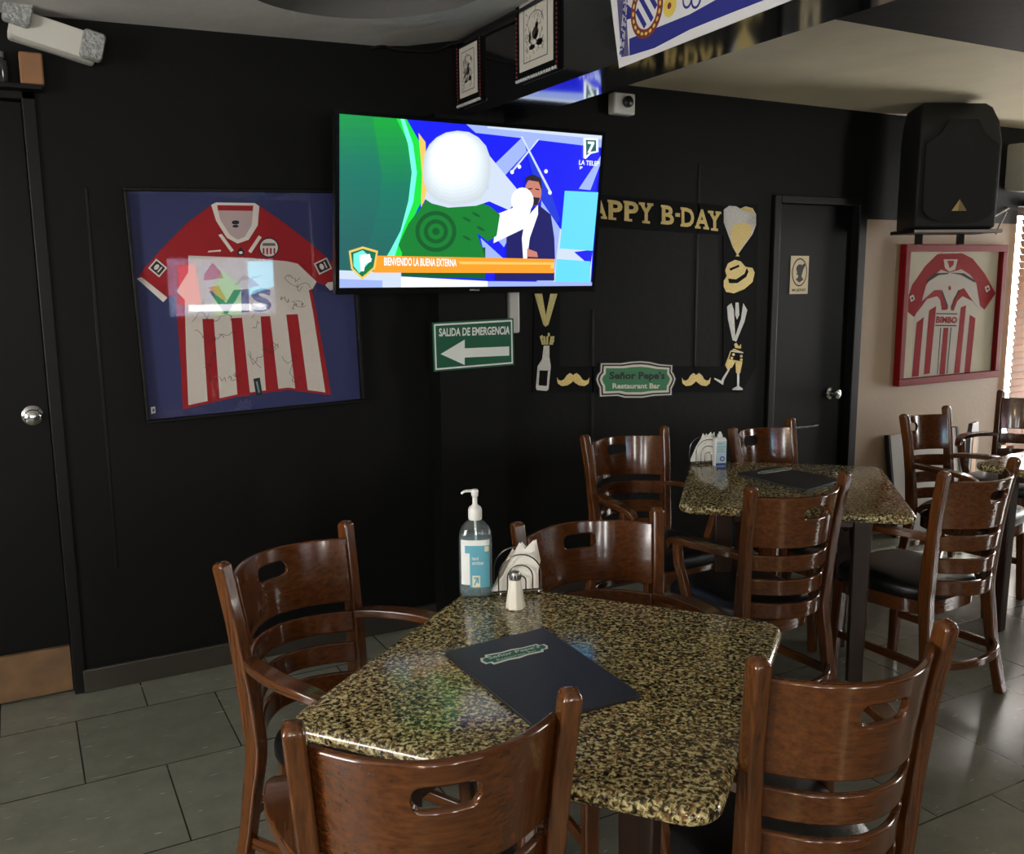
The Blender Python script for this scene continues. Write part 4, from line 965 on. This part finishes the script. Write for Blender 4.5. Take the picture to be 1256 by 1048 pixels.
# ------------------------------------------------------------------ beam: pictures and flag
LF = Face((BX0, 3.69, 0), (0, -1, 0), (0, 0, 1))        # left face of the long beam; right = towards the camera
PRINT = mat('engraving_ink', (90, 84, 78), .8); ENG = mat('aged_paper', (196, 190, 178), .8)
def picture(label, a, z0, w, h, rail, seed):
    t = thing('framed_print', label, 'picture', (BX0, 3.69-a-w/2, z0), 0, 'small framed prints on the beam')
    bm = bmesh.new(); g = .03
    LF.poly(bm, [(a, z0), (a+w, z0), (a+w, z0+h), (a, z0+h)], .001, .012); jobj('frame', bm, CARD_B, t, smooth=False)
    bm = bmesh.new(); n = 16
    for j in range(n):
        LF.poly(bm, ell(a+w*(j+.5)/n, z0+.006, w/n*.34, .006, 8), .012, .018)
    for j in range(18):
        LF.poly(bm, ell(a+.006, z0+h*(j+.5)/18, .004, .005, 8), .012, .015, 1); LF.poly(bm, ell(a+w-.006, z0+h*(j+.5)/18, .004, .005, 8), .012, .015, 1)
    jobj('beading', bm, [mat('bead_white', (200, 200, 198), .4), mat('bead_red', (110, 36, 40), .5)], t, smooth=False)
    bm = bmesh.new(); A, B, C, D = a+g, a+w-g, z0+.035, z0+h-.012
    LF.poly(bm, [(A, C), (B, C), (B, D), (A, D)], .012, .014, 0)
    pw, ph = B-A, D-C
    for e, e2, mi in ((.14, .1, 1), (.16, .115, 0)): LF.poly(bm, [(A+pw*e, C+ph*e2), (B-pw*e, C+ph*e2), (B-pw*e, D-ph*e2), (A+pw*e, D-ph*e2)], .014+e*.005, .0145+e*.005, mi)
    r = random.Random(seed)
    cx_, cz_ = (A+B)/2, (C+D)/2
    LF.line(bm, [(cx_-pw*.24*math.cos(PI*q/10), cz_+ph*.12+ph*.18*math.sin(PI*q/10)) for q in range(11)], .003, .0152, .0156, 1)
    for (dx, dz, rx, rz) in ((0, -.02, .10, .09), (.04, .09, .05, .05), (-.1, -.2, .09, .04), (.12, -.17, .1, .05), (-.16, -.05, .03, .1)):
        LF.poly(bm, ell(cx_+dx*pw, cz_+dz*ph, rx*pw, rz*ph, 14), .0150, .0153, 2)
    for _ in range(60):
        x, z = A+pw*r.uniform(.22, .74), C+ph*r.uniform(.17, .8)
        LF.line(bm, [(x, z), (x+r.uniform(-.012, .012), z+r.uniform(-.02, .02))], .0028, .0152, .0156, 1)
    jobj('print', bm, [ENG, PRINT, mat('engraving_wash', (138, 132, 122), .8)], t, smooth=False)
picture('small framed engraving on the beam beside the pillar, farther of the two prints', .015, 2.262, .225, .245, True, 1)
picture('larger framed engraving with beaded bottom edge, nearer the striped flag on the beam', .535, 2.268, .30, .285, True, 2)
fl = thing('flag', 'white and blue football club flag with round crest hung along the dark beam', 'flag', (BX0, 2.2, 2.3))
FW_ = mat('flag_white', (214, 212, 214), .8); FB = mat('flag_blue', (34, 40, 126), .8); FR = mat('flag_maroon', (118, 44, 40), .8); FY = mat('flag_yellow', (214, 190, 84), .8); FG = mat('flag_print', (84, 80, 120), .8)
k = crop(740, 0, 5.233)
LFF = Face((BX0-.006, 3.69, 0), (0, -1, 0), (0, 0, 1))
def f3(pts): return [LFF.px(*k(x, y)) for x, y in pts]
bm = bmesh.new(); fl_l, fl_r = LFF.px(*k(104, 438)), LFF.px(*k(1240, 0))
ztop = 2.60
p0 = f3([(50, 0)])[0]; lean = (p0[0]-fl_l[0])/(p0[1]-fl_l[1])
LFF.poly(bm, [fl_l, (fl_r[0]+.35, 2.225), (fl_r[0]+.35, ztop), (fl_l[0]+lean*(ztop-fl_l[1]), ztop)], .0002, .0020, 0)
LFF.poly(bm, f3([(172, 358), (170, 250), (560, 92), (740, -8), (1040, 0), (820, 85), (560, 190), (330, 310)]), .0020, .0026, 1)
LFF.poly(bm, f3([(145, 130), (185, 118), (190, 60), (150, 20)]), .0020, .0025, 1)
LFF.poly(bm, f3([(92, 0), (145, 0), (168, 358), (120, 368)]), .0020, .0026, 4)
ZB = f3([(270, 250)])[0]; ZR = f3([(180, 60)])[0]; ZL = f3([(385, 50)])[0]
ccx = (ZR[0]+ZL[0])/2+.002; rr = abs(ZL[0]-ZR[0])/2; ccz = ZB[1]+rr*1.05
LFF.poly(bm, ell(ccx, ccz, rr, rr*1.05, 40), .0027, .0033, 2); LFF.poly(bm, ell(ccx, ccz, rr*.68, rr*.72, 36), .0033, .0038, 0)
for t_ in (-.42, 0, .42):
    c1, s1 = math.cos(-.9), math.sin(-.9); hw = rr*.1; hl = rr*math.sqrt(max(.01, .62**2-t_**2))
    pts = [(-hl, t_*rr-hw), (hl, t_*rr-hw), (hl, t_*rr+hw), (-hl, t_*rr+hw)]
    LFF.poly(bm, [(ccx+a*c1-b*s1, ccz+a*s1+b*c1) for a, b in pts], .0038, .0043, 1)
for j in range(20):
    a = 2*PI*j/20; LFF.poly(bm, ell(ccx+rr*.84*math.cos(a), ccz+rr*.88*math.sin(a), rr*.06, rr*.09, 8, a), .0033, .0039, 3)
LFF.poly(bm, ell(f3([(432, 35)])[0][0], f3([(432, 35)])[0][1], .030, .032, 18), .0027, .0034, 3); LFF.poly(bm, ell(f3([(430, 38)])[0][0], f3([(430, 38)])[0][1], .009, .009, 12), .0034, .0038, 2)
for x in (545, 600):
    cpx = f3([(x, 18)])[0]; LFF.poly(bm, ell(cpx[0], cpx[1]+.01, .022, .026, 20), .0027, .0032, 1); LFF.poly(bm, ell(cpx[0], cpx[1]+.01, .015, .019, 20), .0032, .0036, 0)
r = random.Random(5)
for j in range(26):
    a, b = f3([(112+j*1.0, 345-j*13)])[0]
    for dx in (.0, .008, .016): LFF.poly(bm, ell(a+dx, b, .0032, .005, 6), .0026, .0031, 0 if r.random() < .6 else 1)
jobj('cloth', bm, [FW_, FB, FR, FY, FG], fl, smooth=False)
# black cable drooping along the top of the wall and beam
bm = bmesh.new()
cp = [atY(455, 60, WY-.012), atY(470, 56.5, WY-.012), atY(485, 61, WY-.012), atY(530, 63, WY-.012), atY(552, 55, WY-.02)]
P = [tuple(p) for p in cp]+[(BX0-.03, 3.60, 2.512), (BX0-.03, 3.45, 2.518), (BX0-.03, 3.2, 2.512), (BX0-.03, 2.9, 2.516)]
sweep(bm, catmull(P, 6), .012, .012, (0, 0, 1), sides=6); props(finish('cable', bm, PLASTIC_B), 'black cable running along the top of the dark wall and beam', 'cable')
# white camera box high on the wall, white box behind the screen
t = thing('security_camera', 'small white wall camera with dark lens high on the wall, right of the screen', 'camera', (2.565, WY, 2.34))
boxobj('camera_housing', (-.06, -.055, -.045), (.06, -.001, .05), PLASTIC_W, t, bevel=.008)
bm = bmesh.new(); lathe(bm, [(0, 0), (.026, 0), (.026, .014), (.016, .02), (0, .021)], M=Matrix.Translation((.012, -.056, .01)) @ Matrix.Rotation(PI/2, 4, 'X')); finish('lens', bm, PLASTIC_B, t)
o = boxobj('cable_duct', (-.028, -.03, -.09), (.028, -.001, .16), PLASTIC_W, bevel=.008); o.location = (1.99, WY, 1.395); props(o, 'white plastic cable duct on the wall under the screen, beside the exit sign', 'cable duct')

# ------------------------------------------------------------------ emergency lamp, shelf items top left
M = Matrix.Translation((.20, WY-.06, 2.375)) @ Matrix.Rotation(.24, 4, 'Y')
el = thing('emergency_light', 'white twin-head emergency light tilted high in the top left corner', 'light', (.20, WY, 2.375))
RIB = mat('ribbed_lens', (150, 152, 150), .25, bump=1, bscale=90, var=.35, vscale=110)
bm = bmesh.new(); pr = rrect(.27, .095, .012, 4); loft(bm, [[M @ Vector((x*s_, y, z*s_)) for x, z in pr] for y, s_ in ((.058, .96), (.05, 1), (-.02, 1), (-.035, .92))]); child_of(finish('lamp_housing', bm, mat('old_white_plastic', (198, 196, 186), .5)), el)
for sx, dx, dz, sc2 in ((-1, -.115, .045, 1.15), (1, .118, 0, .95)):
    bm = bmesh.new(); pr = rrect(.075*sc2, .1*sc2, .014, 4); loft(bm, [[M @ Vector((x*s_+dx, y, z*s_+dz)) for x, z in pr] for y, s_ in ((-.02, .9), (-.036, 1), (-.062, 1), (-.07, .9))])
    child_of(finish('lamp_head', bm, RIB), el)
sh = struct(boxobj('trim_7', (-.8, WY-.075, 2.195), (.15, WY, 2.212), BLACK_TRIM, bevel=.002))
o = boxobj('wooden_block', (-.036, -.025, 0), (.036, .025, .105), mat('brown_box', (132, 92, 60), .6, var=.15, vscale=10), bevel=.006); o.location = (.123, WY-.04, 2.2125); props(o, 'small brown box on the ledge over the left door', 'box')
g = thing('glass_jar', 'small dark glass jar beside the brown box on the door ledge', 'jar', (.02, WY-.04, 2.2125))
bm = bmesh.new(); lathe(bm, [(0, 0), (.03, 0), (.033, .006), (.033, .07), (.022, .082)], n=20); finish('jar_body', bm, mat('smoky_glass', (52, 54, 58), .1, spec=.8), g)
bm = bmesh.new(); lathe(bm, [(0, .082), (.024, .082), (.024, .1), (0, .101)], n=20); finish('lid', bm, mat('grey_lid', (120, 120, 122), .4), g)

# ------------------------------------------------------------------ loudspeaker on its shelf
sp_ = thing('loudspeaker', 'black loudspeaker with a small gold triangle above the red framed jersey', 'loudspeaker', (4.55, 3.42, 1.79), -.42)
bm = bmesh.new(); R = []
for z, w, d in ((0, .43, .30), (.012, .455, .33), (.45, .46, .34), (.56, .44, .32), (.64, .40, .28), (.665, .36, .25)):
    y1 = .20; R.append([(-w/2, y1-d, z), (w/2, y1-d, z), (w*.36, y1, z), (-w*.36, y1, z)])
loft(bm, R); finish('cabinet', bm, mat('speaker_shell', (11, 11, 12), .6, bump=.4, bscale=300), sp_, bevel=.018, seg=3)
gf = Face((0, -.143, .04), (1, 0, 0), (0, 0, 1))
bm = bmesh.new(); gf.poly(bm, [(-.2, .06), (-.17, .02), (-.1, -.005), (0, -.012), (.1, -.005), (.17, .02), (.2, .06), (.205, .40), (.12, .46), (.08, .53), (-.08, .53), (-.12, .46), (-.205, .40)], 0, .012); finish('grille', bm, mat('speaker_grille', (8, 8, 9), .7, bump=1, bscale=500), sp_, bevel=.004)
bm = bmesh.new(); gf.poly(bm, [(-.042, .055), (.042, .055), (.0, .115)], .0122, .016, 0); gf.poly(bm, [(-.006, .055), (.042, .055), (.0, .115)], .016, .0165, 1); finish('badge', bm, [mat('badge_gold', (196, 172, 116), .4, metal=.5), mat('badge_dark_gold', (146, 124, 80), .4, metal=.5)], sp_, smooth=False)
sh = thing('speaker_shelf', 'thin dark shelf with pale edge and stay wires carrying the black loudspeaker', 'shelf', (4.55, 3.42, 1.77), -.42)
boxobj('shelf_board', (-.245, -.165, 0), (.245, .10, .018), BLACK_TRIM, sh, bevel=.002)
boxobj('edge_strip', (-.245, -.171, .002), (.245, -.1651, .016), mat('pale_edge', (150, 144, 136), .5), sh)
MI = (Matrix.Translation((4.55, 3.42, 1.77)) @ Matrix.Rotation(-.42, 4, 'Z')).inverted()
for a, b in (((.22, -.15, -.004), (5.50, WY-.004, 1.93)), ((.22, .08, .03), (5.52, WY-.004, 1.955))):
    bm = bmesh.new(); tube(bm, [Vector(a), MI @ Vector(b)], .006, 8); finish('stay_wire', bm, MATS['pale_edge'], sh)
for x in (-.12, .12):
    bm = bmesh.new(); sweep(bm, [(x, .02, -.055), (x, .02, -.0005)], .03, .03, (1, 0, 0)); finish('shelf_bracket', bm, PLASTIC_B, sh, smooth=False)

# ------------------------------------------------------------------ air conditioner, blinds, leaning panels
ac = thing('air_conditioner', 'white wall air conditioner cut off by the right edge, above the blinds', 'air conditioner', (5.9, WY, 2.04))
bm = bmesh.new(); prof = [(0, .02), (-.12, 0), (-.19, .05), (-.205, .12), (-.2, .26), (-.17, .295), (0, .30)]
loft(bm, [[(x, y*s_, .15+(z-.15)*s_) for y, z in prof] for x, s_ in ((-.43, .9), (-.42, .98), (-.40, 1), (.40, 1), (.42, .98), (.43, .9))]); finish('housing', bm, mat('ac_white', (214, 214, 204), .4), ac, angle=50)
boxobj('air_flap', (-.37, -.198, .035), (.37, -.186, .062), mat('ac_flap', (160, 160, 152), .4), ac, bevel=.003, M=Matrix.Rotation(-.25, 4, 'X'))
bl_ = thing('window_blind', 'brown wooden slatted blind glowing with daylight at the right edge', 'blind', (6.4, WY-.03, 1.2))
SL = mat('blind_wood', (150, 104, 64), .5, var=.12, vscale=6)
nt = SL.node_tree; pb = nt.nodes['Principled BSDF']; tl_ = nt.nodes.new('ShaderNodeBsdfTranslucent'); tl_.inputs[0].default_value = lin((150, 92, 48))
mx_ = nt.nodes.new('ShaderNodeMixShader'); mx_.inputs[0].default_value = .07
nt.links.new(pb.outputs[0], mx_.inputs[1]); nt.links.new(tl_.outputs[0], mx_.inputs[2]); nt.links.new(mx_.outputs[0], nt.nodes['Material Output'].inputs[0])
for j in range(34):
    z = .46+j*.044
    boxobj('slat', (-.768, -.0228, -.0016), (.78, .0228, .0016), SL, bl_, M=Matrix.Translation((0, 0, z-1.2)) @ Matrix.Rotation(1.22, 4, 'X'))
boxobj('head_rail', (-.72, -.03, .752), (.79, .03, .80), SL, bl_, bevel=.004); boxobj('bottom_rail', (-.715, -.026, -.785), (.78, .026, -.762), SL, bl_, bevel=.003)
for x in (-.64, 0, .68):
    bm = bmesh.new(); tube(bm, [(x, -.027, -.77), (x, -.027, .76)], .0016, 6); finish('ladder_cord', bm, SL, bl_)
pl = thing('leaning_panel', 'pale grey panel with black side strips leaning under the red framed jersey', 'panel', (4.83, WY, 0))
TM_ = Matrix.Translation((0, -.11, 0)) @ Matrix.Rotation(-.16, 4, 'X')
boxobj('board', (-.30, -.012, 0), (.30, .012, .61), mat('panel_grey', (176, 172, 166), .35), pl, M=TM_); 
for x in (-.318, .3): boxobj('side_strip', (x, -.016, 0), (x+.018, .014, .615), PLASTIC_B, pl, M=TM_)
wb = thing('chair_back_panel', 'small rounded brown wooden panel with pale centre standing beyond the right-hand table', 'panel', (4.86, 3.36, 0), .35)
bm = bmesh.new(); wf_ = Face((0, 0, 0), (1, 0, 0), (0, 0, 1)); wf_.poly(bm, [(-.085, 0), (.085, 0), (.085, .63), (.06, .70), (-.06, .70), (-.085, .63)], -.012, .012); finish('panel_frame', bm, W_TABLE, wb, bevel=.004)
bm = bmesh.new(); wf_.poly(bm, [(-.045, .40), (.045, .40), (.04, .62), (-.04, .62)], .012, .015); finish('panel_centre', bm, mat('pale_wood', (190, 150, 110), .6), wb)

# ------------------------------------------------------------------ hanging lamps added out of view behind the camera, for warm light
def lamp(x, y, z, label):
    t = thing('added_pendant_lamp', label, 'lamp', (x, y, z), 0, 'added pendant lamps')
    bm = bmesh.new(); tube(bm, [(0, 0, .12), (0, 0, 2.44-z)], .004, 6); finish('cord', bm, PLASTIC_B, t)
    bm = bmesh.new(); lathe(bm, [(.03, .12), (.05, .11), (.10, .02), (.12, -.02), (.117, -.02), (.096, .02), (.046, .10), (.0, .112)], n=24); finish('lamp_shade', bm, PLASTIC_B, t)
    bm = bmesh.new(); lathe(bm, [(0, -.05), (.02, -.045), (.032, -.015), (.026, .015), (.014, .04), (.012, .08), (0, .085)], n=16); finish('bulb', bm, emis('warm_bulb', (255, 205, 120), 200), t)
    l = bpy.data.lights.new('lamp_light', 'POINT'); l.energy = LAMP_W; l.color = (1, .78, .48); l.shadow_soft_size = .035
    o = bpy.data.objects.new('lamp_light', l); COL.objects.link(o); o.parent = t; o.location = (0, 0, -.06)
lamp(.9, -2.2, 1.95, 'added unseen black pendant lamp with warm bulb hanging behind the camera, left one')
lamp(-.6, -.8, 1.95, 'added unseen black pendant lamp with warm bulb hanging behind the camera, right one')
